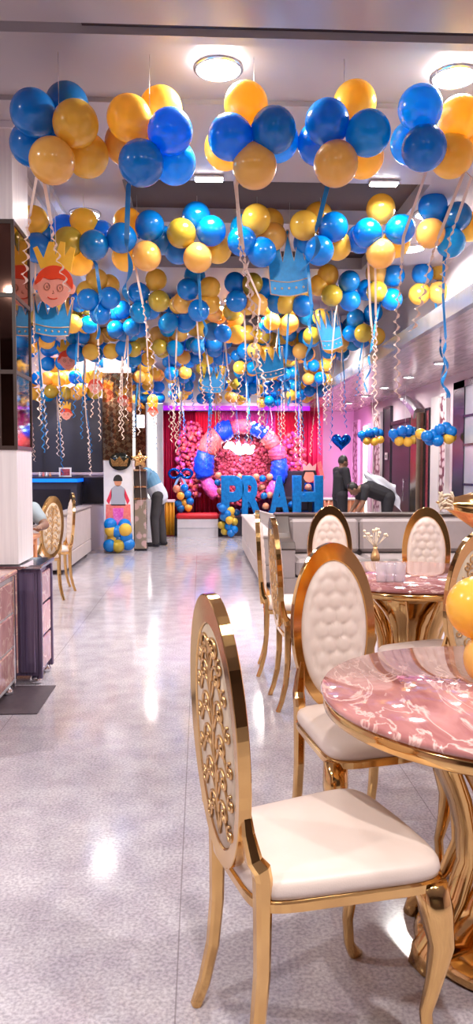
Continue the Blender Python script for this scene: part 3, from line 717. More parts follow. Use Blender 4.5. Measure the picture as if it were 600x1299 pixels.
# ------------------------------------------------------------------ sofas
def sofa(label, loc, rz, L, D, H, back_m, seat_m, cap_m, n=3, arm=True):
    """local: seat faces +Y, back along y=0, length along x"""
    t = thing('sofa', label, 'sofa', loc, rz, 'pale sofas along the hall')
    MB().box(0, L, .0, D, .06, .26, bev=.012).build('base', back_m, t)
    MB().box(0, L, -.0, .17, .26, H - .035, bev=.015).build('backrest', back_m, t)
    MB().box(-.012, L + .012, -.015, .185, H - .035, H, bev=.01).build('back_cap', cap_m, t)
    a = .14 if arm else 0.
    if arm:
        for x in (0, L - a):
            b = MB(); ol = [(.16, .26), (D, .26), (D, .54), (D - .06, .60), (D * .55, .61), (.3, .66), (.16, H - .04)]
            b.add([(x, y, z) for y, z in ol] + [(x + a, y, z) for y, z in ol], [tuple(range(7)), tuple(range(13, 6, -1))] + [(i, (i + 1) % 7, 7 + (i + 1) % 7, 7 + i) for i in range(7)])
            b.build('armrest', back_m, t)
            b = MB(); b.bar([(x + a / 2, y, z + .012) for y, z in ol[2:]], a + .01, .03, side=(1, 0, 0)); b.build('arm_cap', cap_m, t)
    w = (L - 2 * a) / n
    for k in range(n):
        x0 = a + k * w + .006; x1 = a + (k + 1) * w - .006
        MB().box(x0, x1, .18, D + .02, .26, .45, bev=.035).build('seat_cushion', seat_m, t)
        mx = Matrix.Translation((0, .17, .45)) @ Matrix.Rotation(R(8), 4, 'X')
        MB().box(x0, x1, 0, .14, 0, H - .52, mx, bev=.035).build('back_cushion', seat_m, t)
    for x in (.08, L - .08):
        for y in (.08, D - .08):
            MB().lathe([(.001, 0), (.018, 0), (.026, .06), (.001, .06)], 12, (x, y, 0)).build('leg', M['brown'], t)
    return t
sofa('long grey dark-capped sofa facing the camera behind the rear table', (3.45, 8.55, 0), PI, 2.62, .80, .89, M['grey'], M['grey'], M['brown'])
sofa('white backed sofa at the right of the aisle, its side turned to the walkway', (.68, 12.6, 0), -PI / 2, 3.9, .85, .62, M['sofaw'], M['grey'], M['sofaw'], 4)
sofa('white sofa at the left of the aisle, beside the poster column', (-1.76, 9.9, 0), PI / 2, 2.25, .85, .80, M['sofaw'], M['grey'], M['grey'], 3)

# low table with dried flowers between the sofa and the rear table
def small_table(label, x, y, w, d, h, top_m, leg_m, rz=0.):
    t = thing('side_table', label, 'side table', (x, y, 0), rz)
    MB().box(-w / 2, w / 2, -d / 2, d / 2, h - .04, h, bev=.008).build('tabletop', top_m, t)
    MB().box(-w / 2 + .04, w / 2 - .04, -d / 2 + .04, d / 2 - .04, h - .10, h - .04).build('apron', top_m, t)
    for sx in (-1, 1):
        for sy in (-1, 1):
            x_, y_ = sx * (w / 2 - .05), sy * (d / 2 - .05)
            b = MB(); b.bar([(x_, y_, h - .05), (x_, y_, 0)], [.05, .035], [.05, .035]); b.build('leg', leg_m, t)
    return t
small_table('low dark side table in front of the grey sofa, holding a vase of dried flowers', 1.62, 6.95, .55, .5, .52, M['brown'], M['brown'])
vz = thing('flower_vase', 'small vase with pale dried flowers on the low dark table', 'vase', (1.62, 6.95, .52))
b = MB(); b.lathe([(.001, 0), (.03, 0), (.045, .03), (.04, .07), (.018, .12), (.022, .14), (.001, .14)], 20); b.build('vase_body', M['gold_soft'], vz)
b = MB()
for i in range(16):
    a = i * 2.4; r_ = .03 + .012 * (i % 5) + .03 * (i % 3); z = .24 + .02 * (i % 4)
    b.tube([(0, 0, .13), (r_ * .5 * math.cos(a), r_ * .5 * math.sin(a), .19), (r_ * math.cos(a), r_ * math.sin(a), z)], .0025, 5)
    b.ball((r_ * math.cos(a), r_ * math.sin(a), z), .014, 8, 6)
b.build('dried_flowers', M['leaf'], vz)
pf = thing('pouf', 'small white cushioned stool left of the low dark table', 'stool', (1.28, 6.35, 0))
b = MB(); b.lathe([(.001, .08), (.20, .08), (.22, .10), (.22, .36), (.21, .40), (.17, .43), (.001, .44)], 32); b.build('cushion', M['sofaw'], pf)
b = MB(); b.lathe([(.001, 0), (.17, 0), (.18, .02), (.18, .08), (.001, .08)], 32); b.build('base', M['gold_soft'], pf)

# -------------------------------------------------------------- left alcove
st_ = small_table('orange sided table beside the gold chairs at the left, partly behind the pillar', -1.83, 6.98, .62, .5, .78, M['orange'], M['orange'])
MB().box(-.24, .24, -.20, -.19, .1, .70).build('modesty_panel', M['orange'], st_)
fp = struct('wall_left.003', MB().box(-4.5, -1.62, 12.95, 13.05, 0, ZC), M['wallp'], 'cross wall behind the bar counter at the left')
dp = thing('wall_panel', 'large dark charcoal panel on the cross wall above the bar counter', 'wall panel', (-3.0, 12.95, 1.32))
MB().box(-1.4, 1.34, -.06, 0, 0, 1.25, bev=.01).build('panel', M['dark'], dp)
MB().box(-1.42, 1.36, -.07, -.0, -.05, -.0, bev=.01).build('ledge', M['wallp'], dp)
tv = thing('wall_screen', 'small black screen low on the cross wall beside the poster column', 'screen', (-1.84, 12.94, .80))
MB().box(-.24, .2, -.05, 0, 0, .42, bev=.008).build('screen', M['black'], tv); MB().box(-.255, .215, -.045, .005, -.015, .435, bev=.006).build('bezel', M['steel_d'], tv)
bc = thing('bar_counter', 'dark bar counter with a glowing blue edge at the left', 'bar counter', (-2.0, 12.25, 0))
MB().box(-2.42, 0, .05, .6, 0, 1.17).build('body', M['dark'], bc); MB().box(-2.44, .02, 0, .64, 1.22, 1.25, bev=.004).build('counter_top', M['dark'], bc)
MB().box(-2.44, .02, -.012, .62, 1.165, 1.22).build('edge_light', M['led_b'], bc)
MB().box(-2.36, -.1, .035, .05, .1, 1.05, bev=.004).build('front_panel', M['black'], bc)
pfm = thing('picture_frame', 'small framed photograph standing on the blue lit bar counter', 'picture frame', (-2.2, 12.4, 1.25))
b = MB(); b.box(-.10, .10, 0, .012, 0, .15); b.build('frame', M['white'], pfm)
b = MB(); b.box(-.075, .075, -.004, 0, .02, .125); b.build('photo', M['maroon'], pfm)
b = MB(); b.bar([(0, .01, .12), (0, .07, 0)], .03, .006); b.build('stand', M['white'], pfm)
for i, x in enumerate((-2.36, -2.30, -2.25, -2.19)):
    b = MB(); b.lathe([(.001, 0), (.018, 0), (.02, .03), (.009, .055), (.009, .075), (.001, .075)], 12)
    o = b.build('small_bottle', M[('white', 'coral', 'white', 'tan')[i]]); o.location = (x - .25, 12.4, 1.25)
    tag(o, 'tiny %s bottle on the blue lit bar counter, %s from left' % (('white', 'coral', 'white', 'peach')[i], names_n[i]), 'bottle', 'tiny bottles on the bar counter')

# poster column with the bronze mosaic above and balloons at its foot
pc = thing('display_column', 'square column clad in bronze mosaic glass above, carrying the boy poster', 'column', (-1.37, 12.60, 0))
MB().box(-.24, .24, 0, .5, 0, 1.52, bev=.006).build('shaft', M['wallw'], pc)
MB().box(-.245, .245, -.01, .51, 1.52, 2.95, bev=.006).build('mosaic_cladding', M['mosaic'], pc)
MB().box(-.22, .22, 0, .5, 2.95, ZC).build('column_head', M['ceil2'], pc)
po = thing('poster', 'white poster of a small boy in red on the column', 'poster', (-1.37, 12.585, .35))
MB().box(-.23, .23, -.012, 0, 0, 1.15).build('board', M['white'], po)
def flat(nm, ol, m, y=-.016, par=po): return MB().prism(ol, y, -.012, None).build(nm, M[m], par)
flat('printed_hair', arc(0, .84, .075, .09, -10, 190, 14), 'hair', -.019)
flat('printed_face', arc(0, .82, .062, .085, 0, 360, 18)[:-1], 'skin' if False else 'tan')
flat('printed_shirt', [(-.11, .70), (-.05, .75), (.05, .75), (.11, .70), (.12, .42), (-.12, .42)], 'glassg')
flat('printed_sleeve', [(-.11, .70), (-.19, .50), (-.15, .44), (-.10, .58)], 'redc2'); flat('printed_sleeve', [(.11, .70), (.19, .50), (.15, .44), (.10, .58)], 'redc2')
flat('printed_trousers', [(-.21, .10), (-.20, .44), (.20, .44), (.21, .10), (.10, .05), (.0, .30), (-.10, .05)], 'coral')
flat('printed_bag', [(-.07, .08), (-.09, .38), (.09, .38), (.07, .08)], 'mag', -.019)
bb = thing('balloon_stack', 'low stack of blue and gold balloons at the foot of the poster column', 'balloon stack', (-1.37, 12.42, 0))
for px, py, k in ((140, 665, 'bl'), (158, 666, 'bl'), (149, 674, 'bl'), (141, 673, 'go'), (159, 672, 'go'), (160, 681, 'bl'), (144, 683, 'go'), (139, 692, 'bl'), (150, 693, 'go3'), (163, 690, 'bl'), (152, 684, 'bl2')):
    p = W(px, py, Y=12.38 + .06 * ((px + py) % 3)); p.z = max(p.z, .12); put_balloon(bb, p - bb.location, k, low=True, k=.95)
fb = thing('foil_balloon', 'black foil balloon with a golden crown shape on top of the boy poster', 'foil balloon', (-1.33, 12.52, 1.50))
b = MB(); b.ball((0, 0, 0), (.18, .06, .15), 24, 14); b.build('foil_body', M['foilk'], fb)
MB().prism([(-.12, -.08), (.12, -.08), (.15, .06), (.07, -.0), (0, .08), (-.07, 0), (-.15, .06)], -.068, -.052).build('printed_crown', M['foilg'], fb)
fs = thing('foil_balloon', 'shiny gold foil star balloon beside the poster column, near the bending person', 'foil balloon', (-1.00, 12.46, 1.53))
puffy_star(.15, .085, .05, rot=R(90)).build('foil_body', M['foilg'], fs)
MB().tube([(0, 0, -.1), (.02, .02, -.8)], .003, 5).build('string', M['string'], fs)
sh = thing('display_cabinet', 'patterned glass cabinet with brown shelves right of the poster column', 'cabinet', (-.985, 12.74, 0))
MB().box(-.13, .06, 0, .34, 0.03, .86, bev=.005).build('body', M['patt'], sh); MB().box(-.14, .07, -.01, .35, 0, .03).build('base', M['black'], sh)
MB().box(-.13, .06, .05, .34, .89, 1.36).build('back_box', M['brown'], sh)
for z in (.86, 1.06, 1.34): MB().box(-.14, .07, -.01, .35, z, z + .03, bev=.004).build('shelf', M['mosaic'], sh)

# --------------------------------------------------------------- the people
def capsule(b, p, q, r0, r1, n=14, flat=1.):
    p, q = Vector(p), Vector(q); d = q - p; L = d.length; t = d / L
    x = t.cross(Vector((0, 1, 0)) if abs(t.y) < .9 else Vector((1, 0, 0))).normalized(); y = t.cross(x); rs = []
    prof = [(-r0 * math.cos(a), r0 * math.sin(a)) for a in (.05, .5, 1.0, PI / 2)] + [(L + r1 * math.sin(a), r1 * math.cos(a)) for a in (0, .57, 1.07, 1.52)]
    for s_, r in prof: rs.append([p + t * s_ + (x * math.cos(2 * PI * i / n) + y * math.sin(2 * PI * i / n)) * r for i in range(n)])
    b.rings(rs)
def remeshed(b, name, m, par, vox=.011, it=4):
    o = b.build(name, m, par); md = o.modifiers.new('r', 'REMESH'); md.mode = 'VOXEL'; md.voxel_size = vox; md.use_smooth_shade = True
    sm = o.modifiers.new('s', 'SMOOTH'); sm.iterations = it; sm.factor = .5
    realize(o); return o
def person(label, loc, rz, J, wear, hat_dir=(0, 1, 0)):
    """J: joints in metres, figure facing +Y"""
    t = thing('person', label, 'person', loc, rz)
    J = {k: Vector(v) for k, v in J.items()}; b = MB()
    hd, nk, ch, pv = J['head'], J['neck'], J['chest'], J['pelvis']
    fw = J['face'].normalized(); up = (hd - nk).normalized(); up = (up - fw * up.dot(fw)).normalized(); sd = fw.cross(up)
    mh = Matrix((sd, fw, up)).transposed().to_4x4()
    b.ball(hd + up * .01, (.075, .092, .108), 20, 14, mh)
    b.ball(hd + fw * .03 - up * .06, (.052, .062, .058), 16, 10, mh)
    b.ball(hd + fw * .098 - up * .018, (.014, .018, .024), 8, 6, mh)
    b.ball(hd + fw * .088 - up * .058, (.026, .012, .010), 8, 6, mh)
    for s_ in (-1, 1): b.ball(hd + sd * .078 * s_ - up * .008, (.010, .020, .030), 8, 6, mh)
    capsule(b, nk, hd - up * .05, .058, .052)
    capsule(b, pv + (ch - pv) * .15, ch, .125, .135); capsule(b, ch, nk, .12, .06)
    def parts(bb, g=0., sleeves=1., torso=True, legs=True):
        pass
    for s_, S in ((-1, 'l'), (1, 'r')):
        sh_, el, wr = J[S + 'sh'], J[S + 'el'], J[S + 'wr']; hp, kn, an = J[S + 'hp'], J[S + 'kn'], J[S + 'an']
        capsule(b, ch + (nk - ch) * .55, sh_, .075, .062); capsule(b, sh_, el, .058, .043); capsule(b, el, wr, .042, .028)
        d = (wr - el).normalized(); sdw = d.cross(Vector((0, 0, 1)) if abs(d.z) < .8 else Vector((0, 1, 0))).normalized(); pal = wr + d * .055
        capsule(b, wr, pal, .027, .030); 
        for q in (-1, 1): capsule(b, wr + sdw * .010 * q + d * .02, pal + sdw * .018 * q, .018, .017, 8)
        dn = sdw.cross(d)
        for q, ln in ((-1.5, .058), (-.5, .070), (.5, .074), (1.5, .066)):
            r0 = pal + sdw * q * .0205 + d * .012; m1 = r0 + d * ln * .55 + sdw * q * .003; capsule(b, r0, m1, .0095, .009, 8); capsule(b, m1, m1 + (d * .8 + dn * .5) * ln * .45, .009, .0078, 8)
        th = wr + d * .025 + sdw * .022; t1 = th + (d * .7 + sdw * .8) * .034; capsule(b, th, t1, .013, .011, 8); capsule(b, t1, t1 + d * .03, .011, .009, 8)
        capsule(b, pv, hp, .12, .095); capsule(b, hp, kn, .088, .058); capsule(b, kn, an, .055, .036)
        ft = J[S + 'toe']; capsule(b, an - Vector((0, 0, .02)), ft, .036, .03)
    remeshed(b, 'body', M['skin'], t, .0085, 3)
    # hair cap
    b = MB(); b.ball(hd + up * .026 - fw * .014, (.082, .092, .105), 20, 14, mh)
    o = b.build('hair', M['hair'], t); me = o.data
    import bmesh
    bm = bmesh.new(); bm.from_mesh(me)
    kill = [v for v in bm.verts if (v.co - hd).dot(fw) > .048 and (v.co - hd).dot(up) < .055 or (v.co - hd).dot(up) < -.045]
    bmesh.ops.delete(bm, geom=kill, context='VERTS'); bm.to_mesh(me); bm.free()
    for s_ in (-1, 1):
        b = MB(); b.ball(hd + fw * .083 + sd * .030 * s_ + up * .012, (.012, .008, .007), 8, 6, mh); b.build('eye', M['black'], t)
    # clothes
    b = MB(); g = .014
    capsule(b, pv + (ch - pv) * .02, ch, .132 + g, .137 + g); capsule(b, ch, ch + (nk - ch) * .62, .125 + g, .075 + g)
    long_ = wear.get('long', False)
    for S in 'lr':
        sh_, el, wr = J[S + 'sh'], J[S + 'el'], J[S + 'wr']
        capsule(b, ch + (nk - ch) * .5, sh_, .08 + g, .064 + g); e_ = el if long_ else sh_.lerp(el, .6)
        capsule(b, sh_, e_, .062 + g, .052 + g)
        if long_: capsule(b, el, el.lerp(wr, .9), .046 + g, .034 + g)
    if wear.get('skirt'): capsule(b, pv, pv - (ch - pv).normalized() * .10, .135 + g, .14 + g)
    remeshed(b, 'shirt', M[wear['shirt']], t, .012, 3)
    if wear.get('hem'):
        b = MB(); capsule(b, pv - (ch - pv) * .12, pv + (ch - pv) * .42, .150 + g, .142 + g); remeshed(b, 'shirt_hem', M[wear['hem']], t, .012, 3)
    b = MB()
    for S in 'lr':
        hp, kn, an = J[S + 'hp'], J[S + 'kn'], J[S + 'an']
        capsule(b, pv, hp, .125 + g, .10 + g); capsule(b, hp, kn, .095 + g, .07 + g); capsule(b, kn, kn.lerp(an, .97), .068 + g, .055 + g)
    remeshed(b, 'trousers', M[wear['trousers']], t, .012, 3)
    for S in 'lr':
        an, ft = J[S + 'an'], J[S + 'toe']; b = MB(); d = ft - an
        capsule(b, Vector((an.x, an.y, .048)) - Vector((d.x, d.y, 0)).normalized() * .035, Vector((ft.x, ft.y, .042)), .046, .040); remeshed(b, 'shoe', M['black'], t, .009, 2)
    if wear.get('cloth'):
        pts = wear['cloth']; b = MB(); n = 10; rs = []
        for i in range(n + 1):
            k = i / n; p = Vector(pts[0]).lerp(Vector(pts[1]), k); rs.append([p + Vector(pts[2]) * ((j / 8 - .5) * (1 + .4 * k)) + Vector((.018 * math.sin(j * 1.7 + i * .6), .02 * math.sin(j * 1.3), .018 * math.sin(i + j * 1.1))) for j in range(9)])
        rs2 = [[q + Vector((0, .008, 0)) for q in r] for r in rs]
        b.rings([r + r2[::-1] for r, r2 in zip(rs, rs2)]); b.build('cloth', M['tee'], t)
    return t
# bending man: facing -X (towards the cabinet)
person('person in a light blue and white top and dark trousers, bending towards the gold balloons', (-.78, 13.45, 0), PI / 2,
       dict(pelvis=(0, -.02, .93), chest=(0, .12, 1.22), neck=(0, .20, 1.37), head=(0, .33, 1.44), face=(0, .9, -.5), lsh=(-.19, .17, 1.33), rsh=(.19, .17, 1.33),
            lel=(-.21, .26, 1.07), rel=(.21, .28, 1.08), lwr=(-.16, .46, 1.10), rwr=(.16, .48, 1.12), lhp=(-.09, -.02, .90), rhp=(.09, -.02, .90), lkn=(-.10, .04, .50), rkn=(.10, -.05, .50),
            lan=(-.10, .02, .08), ran=(.10, -.10, .08), ltoe=(-.11, .17, .035), rtoe=(.11, .05, .035)), dict(shirt='lblue', hem='tee', trousers='trous'))
pb = W(431, 650, Y=14.0)
person('person in black standing by the heart balloon, holding one forearm out', (pb.x, 14.0, 0), -PI / 2 + R(15),
       dict(pelvis=(0, 0, .90), chest=(0, .02, 1.22), neck=(0, .03, 1.39), head=(0, .06, 1.50), face=(0, 1, -.25), lsh=(-.19, .02, 1.34), rsh=(.19, .02, 1.34),
            lel=(-.23, .04, 1.06), rel=(.23, .06, 1.06), lwr=(-.20, .30, .98), rwr=(.18, .36, 1.00), lhp=(-.09, 0, .88), rhp=(.09, 0, .88), lkn=(-.10, .02, .49), rkn=(.10, .02, .49),
            lan=(-.10, -.01, .08), ran=(.10, 0, .08), ltoe=(-.11, .15, .035), rtoe=(.11, .16, .035)), dict(shirt='darkfab', trousers='darkfab', long=True))
pb = W(492, 650, Y=13.3)
person('person in dark clothes bending low with a white cloth over the back', (pb.x, 13.3, 0), PI / 2,
       dict(pelvis=(0, 0, .90), chest=(0, .33, 1.02), neck=(0, .50, 1.03), head=(0, .62, 1.02), face=(0, .6, -.9), lsh=(-.18, .44, 1.02), rsh=(.18, .44, 1.02),
            lel=(-.21, .50, .76), rel=(.21, .52, .76), lwr=(-.15, .62, .56), rwr=(.15, .66, .58), lhp=(-.09, 0, .87), rhp=(.09, 0, .87), lkn=(-.10, .06, .48), rkn=(.10, .0, .48),
            lan=(-.10, -.02, .08), ran=(.10, -.06, .08), ltoe=(-.11, .13, .035), rtoe=(.11, .09, .035)), dict(shirt='darkfab', trousers='darkfab', cloth=((0, .40, 1.20), (-.12, -.16, .86), (0, .10, .34))))
person('person in a grey blue shirt seated at the orange sided table, mostly behind the pillar', (-1.88, 7.50, 0), R(210),
       dict(pelvis=(0, 0, .54), chest=(0, .08, .88), neck=(0, .12, 1.05), head=(0, .17, 1.17), face=(.2, 1, -.4), lsh=(-.20, .11, .99), rsh=(.20, .11, .99),
            lel=(-.27, .26, .84), rel=(.26, .20, .80), lwr=(-.15, .46, .83), rwr=(.12, .40, .83), lhp=(-.10, .02, .50), rhp=(.10, .02, .50), lkn=(-.13, .38, .50), rkn=(.13, .38, .50),
            lan=(-.13, .34, .09), ran=(.13, .34, .09), ltoe=(-.13, .48, .035), rtoe=(.13, .48, .035)), dict(shirt='shirtg', trousers='trous', long=False))
stl = thing('stool', 'plain padded stool under the seated person at the left', 'stool', (-1.88, 7.54, 0))
b = MB(); b.lathe([(.001, .36), (.18, .36), (.19, .38), (.185, .41), (.001, .42)], 24); b.build('seat', M['grey'], stl)
for k in range(4):
    a = PI / 4 + k * PI / 2; b = MB(); b.tube([(.12 * math.cos(a), .12 * math.sin(a), .37), (.17 * math.cos(a), .17 * math.sin(a), 0)], .012, 8); b.build('leg', M['chrome'], stl)

# ------------------------------------------------------------------ the stage
def curtain(name, label, x0, x1, y, z0, z1, m, folds, depth=.05, cat='curtain', par=None):
    n = folds * 10; ol = [(x0 + (x1 - x0) * i / n, y + depth * math.sin(2 * PI * folds * i / n)) for i in range(n + 1)]
    rs = []
    for z, k in ((z0, 1.15), (z0 + (z1 - z0) * .5, 1.), (z1, .7)):
        rs.append([Vector((x, y + (yy - y) * k, z)) for x, yy in ol] + [Vector((x, y + (yy - y) * k + .012, z)) for x, yy in reversed(ol)])
    o = MB().rings(rs).build(name, M[m], par)
    return tag(o, label, cat) if label else o
struct('wall_back.002', MB().box(-1.1, 2.75, 17.05, 17.15, 0, 2.75), M['redc'], 'plain back wall behind the stage curtains')
struct('floor.001', MB().box(-.55, 2.7, 15.45, 17.0, .0, .38), M['dark'], 'low raised stage platform')
curtain('stage_curtain', 'crimson curtain at the left end of the stage', -1.05, -.10, 16.85, .38, 2.64, 'redc', 9)
curtain('stage_curtain', 'bright red curtain panel behind the left of the balloon arch', -.12, .42, 16.72, .38, 2.62, 'redc2', 5)
curtain('stage_curtain', 'magenta sequin curtain across the middle of the stage', .35, 1.65, 16.78, .38, 2.64, 'mag', 12)
curtain('stage_curtain', 'red curtain panel right of the balloon arch', 1.62, 2.15, 16.74, .38, 2.62, 'redc2', 5)
curtain('stage_curtain', 'dark crimson curtain at the right end of the stage', 2.12, 2.62, 16.82, .38, 2.64, 'redc', 5)
# flower disc and sequin arch
fd = thing('flower_backdrop', 'round backdrop of maroon and pink flowers inside the arch', 'flower backdrop', (.86, 16.35, 1.35))
b = MB(); b.lathe([(.001, -.03), (.78, -.03), (.79, 0), (.78, .03), (.001, .03)], 48, mx=Matrix.Rotation(PI / 2, 4, 'X')); b.build('disc', M['maroon'], fd)
for nm, mm, seed, n in (('flowers', 'maroon', 1, 520), ('flowers', 'pinkf', 2, 220)):
    rnd = random.Random(seed); b = MB()
    for i in range(n):
        a = rnd.random() * 2 * PI; r_ = .77 * math.sqrt(rnd.random())
        if mm == 'pinkf' and math.sin(a) * r_ < rnd.uniform(-.5, .3): continue
        k = rnd.uniform(.028, .048); b.ball((r_ * math.cos(a), -.045, r_ * math.sin(a)), (k, k * .7, k), 7, 5)
    o = b.build(nm, M[mm], fd); o['kind'] = 'stuff'
ar = thing('balloon_arch', 'sequined arch of royal blue, coral and pink sections behind the letters', 'arch', (.86, 16.0, 1.42))
segs = [(228, 196, 'mag', .20), (196, 160, 'royal', .30), (160, 128, 'coral', .30), (128, 106, 'royal', .30), (108, 76, 'pinkf', .22), (76, 52, 'royal', .20), (52, 30, 'coral', .25), (30, 10, 'pinkf', .27), (10, -22, 'royal', .26), (-20, -45, 'mag', .18)]
for i, (a0, a1, mm, r_) in enumerate(segs):
    b = MB(); rs = []; n = 10
    for q in range(n + 1):
        a = R(a0 + (a1 - a0) * q / n); p = Vector((.80 * math.cos(a), 0, .84 * math.sin(a))); o_ = p.normalized()
        rr = r_ * (.82 + .18 * math.sin(PI * q / n)) * .72
        rs.append([p + (o_ * math.cos(2 * PI * s_ / 20) + Vector((0, 1, 0)) * math.sin(2 * PI * s_ / 20)) * rr * (1 + .07 * math.sin(5 * s_ + q * 2.1)) for s_ in range(20)])
    b.rings(rs); o = b.build('arch_section', M[mm], ar); o['label'] = {'royal': 'royal blue sequined section', 'pinkf': 'pink flowered section', 'coral': 'coral sequined section', 'mag': 'magenta sequined section'}[mm]
# pink flower sprays either side of the arch
for nm, cx, cz, rx, rz_, seed in (('pink and magenta flower spray left of the arch', -.18, 1.55, .34, .85, 5), ('pink and magenta flower spray right of the arch', 1.98, 1.40, .30, .75, 6)):
    t = thing('flower_spray', nm, 'flowers', (cx, 16.45, .38))
    rnd = random.Random(seed)
    for mm, n in (('pinkf', 150), ('mag', 110), ('coral', 70)):
        b = MB()
        for i in range(n):
            a = rnd.random() * 2 * PI; q = math.sqrt(rnd.random()); k = rnd.uniform(.03, .06)
            b.ball((rx * q * math.cos(a), rnd.uniform(-.12, .08), cz - .38 + rz_ * q * math.sin(a)), (k, k * .8, k), 7, 5)
        o = b.build('blossoms', M[mm], t); o['kind'] = 'stuff'
    MB().tube([(0, 0, 0), (0, 0, cz - .38)], .03, 8).build('stand', M['maroon'], t)
# blown-out lit sign in the flower disc
ls = thing('lit_sign', 'glaring white lit sign in the middle of the flower backdrop', 'lit sign', (.84, 16.22, 1.80))
b = MB()
for (u, v, rx, rz_) in ((-.22, .07, .10, .08), (-.12, .0, .08, .06), (.0, -.04, .14, .09), (.12, .05, .07, .06), (.19, -.05, .10, .07), (.27, .04, .05, .04), (-.31, .03, .05, .03), (-.04, .10, .05, .05)): b.ball((u, 0, v), (rx, .03, rz_), 16, 10)
b.build('lit_face', mat('glaring lamp', (1, 1, 1), .5, emit=(1, .93, .93), es=7), ls)
MB().box(-.05, .05, .02, .12, -.05, .05).build('bracket', M['white'], ls)
cl = thing('string_lights', 'small cluster of icy white lights at the top right of the arch', 'lights', (1.28, 15.9, 2.22))
led_i = mat('icy lit bulb', (1, 1, 1), .4, emit=(.35, .95, 1), es=6)
for i in range(9): 
    b = MB(); b.ball((-.22 + .055 * i, .03 * math.sin(i * 2), .10 - .022 * i + .05 * math.sin(i * 2.3)), .03, 10, 8); b.build('bulb', led_i, cl)
b = MB(); b.tube([(-.22 + .055 * i, .03 * math.sin(i * 2), .10 - .022 * i + .05 * math.sin(i * 2.3)) for i in range(9)], .006, 5); b.build('cord', M['string'], cl)

# big blue foil letters on stage with balloons between them
def letter(ch, px, py, w, h, label):
    p = W(px, 655, Y=15.2); t = bpy.data.curves.new('letter', 'FONT'); t.body = ch; t.extrude = .06; t.bevel_depth = .012; t.align_x = 'CENTER'; t.offset = .035
    o = bpy.data.objects.new('standing_letter', t); col.objects.link(o); dg = bpy.context.evaluated_depsgraph_get(); dg.update()
    me = bpy.data.meshes.new_from_object(o.evaluated_get(dg)); bpy.data.objects.remove(o)
    xs = [v.co.x for v in me.vertices]; ys = [v.co.y for v in me.vertices]
    sx = w / (max(xs) - min(xs)); sy = h / (max(ys) - min(ys)); cx = (max(xs) + min(xs)) / 2; y0 = min(ys)
    for v in me.vertices: v.co = ((v.co.x - cx) * sx, -v.co.z, (v.co.y - y0) * sy)
    me.materials.clear(); me.materials.append(M['marq'])
    o = link('standing_letter', me, None, loc=(p.x, 15.2, .38)); return tag(o, label, 'letter', 'big blue letters on the stage')
for ch, px, w, lb in (('P', 295, .46, 'big blue foil letter P at the left of the letter row'), ('R', 320, .42, 'big blue foil letter R, second in the letter row'), ('A', 354, .44, 'big blue foil letter A in the letter row, left of the dark figure'), ('H', 390, .62, 'wide blue foil letter H at the right end of the letter row')):
    letter(ch, px, 655, w, .86, lb)
bs = thing('balloon_garland', 'mixed blue, peach and gold balloons packed around the big letters', 'balloon garland', (.8, 15.25, .38))
rnd = random.Random(11)
for px, py, k in ((277, 603, 'tan'), (276, 612, 'bl2'), (279, 623, 'tan'), (286, 633, 'bl2'), (303, 630, 'tan'), (304, 605, 'tan'), (325, 605, 'tan'), (333, 607, 'bl'), (342, 605, 'tan'), (332, 618, 'tan'), (335, 629, 'bl2'), (342, 628, 'tan'), (337, 642, 'tan'), (279, 642, 'bl'), (288, 648, 'bl'), (293, 655, 'go'), (300, 650, 'bl2'), (309, 648, 'bl'), (370, 640, 'bl'), (391, 618, 'tan'), (403, 637, 'tan'), (385, 628, 'bl'), (411, 650, 'bl2'), (326, 650, 'bl'), (316, 640, 'bl'), (345, 650, 'bl')):
    put_balloon(bs, W(px, py, Y=15.28 + rnd.uniform(-.1, .2)) - bs.location, k, low=True, k=.62)
def column_b(label, pts, Y, k=.8):
    c = W(pts[-1][0], pts[-1][1], Y=Y); t = thing('balloon_column', label, 'balloon column', (c.x, Y, 0))
    for px, py, key in pts:
        p = W(px, py, Y=Y + .05 * ((px * 7 + py) % 3)); p.z = max(.1, p.z); put_balloon(t, p - t.location, key, low=True, k=k)
    return t
column_b('twisted blue and gold balloon column right of the red topped plinth', [(282, 645, 'bl'), (288, 652, 'bl'), (293, 648, 'go'), (284, 656, 'bl2'), (291, 660, 'go'), (290, 668, 'bl'), (297, 662, 'go3'), (281, 666, 'go3'), (297, 672, 'bl'), (285, 674, 'go3'), (293, 676, 'bl')], 15.0, .72)
column_b('blue and gold balloon column at the left end of the stage', [(224, 620, 'tan'), (234, 619, 'bl'), (229, 629, 'go'), (238, 627, 'bl'), (226, 639, 'bl2'), (234, 638, 'go'), (241, 636, 'bl'), (229, 645, 'bl2'), (239, 644, 'go')], 15.5, .72)
# blue grey bow-like figure, crowned doll and dark armchair on the stage
bw = thing('ribbon_bow', 'blue grey ribbon bow standing in front of the crimson curtain', 'bow', W(229, 602, Y=15.9))
for sg in (-1, 1):
    b = MB(); b.tube([(sg * x, 0, z) for x, z in arc(.13, .02, .11, .09, 180, 520, 20)], .028, 8); b.build('loop', M['foilb'], bw)
    b = MB(); b.bar([(0, 0, 0), (sg * .08, 0, -.14), (sg * .14, 0, -.30)], .05, .012, side=(1, 0, .3)); b.build('tail', M['lblue'], bw)
b = MB(); b.ball((0, 0, 0), .045, 12, 8); b.build('knot', M['foilb'], bw); MB().tube([(0, .04, 0), (0, .04, .38 - bw.location.z)], .01, 6).build('stand', M['silver'], bw)
dl = thing('cardboard_figure', 'crowned storybook boy cutout standing at the right of the stage with one arm raised', 'cutout figure', W(392, 655, Y=15.6)); dl.location.z = .38
k = .016
def fl(nm, ol, m, y0=-.012, y1=.0): return MB().prism([(u * k, v * k) for u, v in ol], y0, y1).build(nm, M[m], dl)
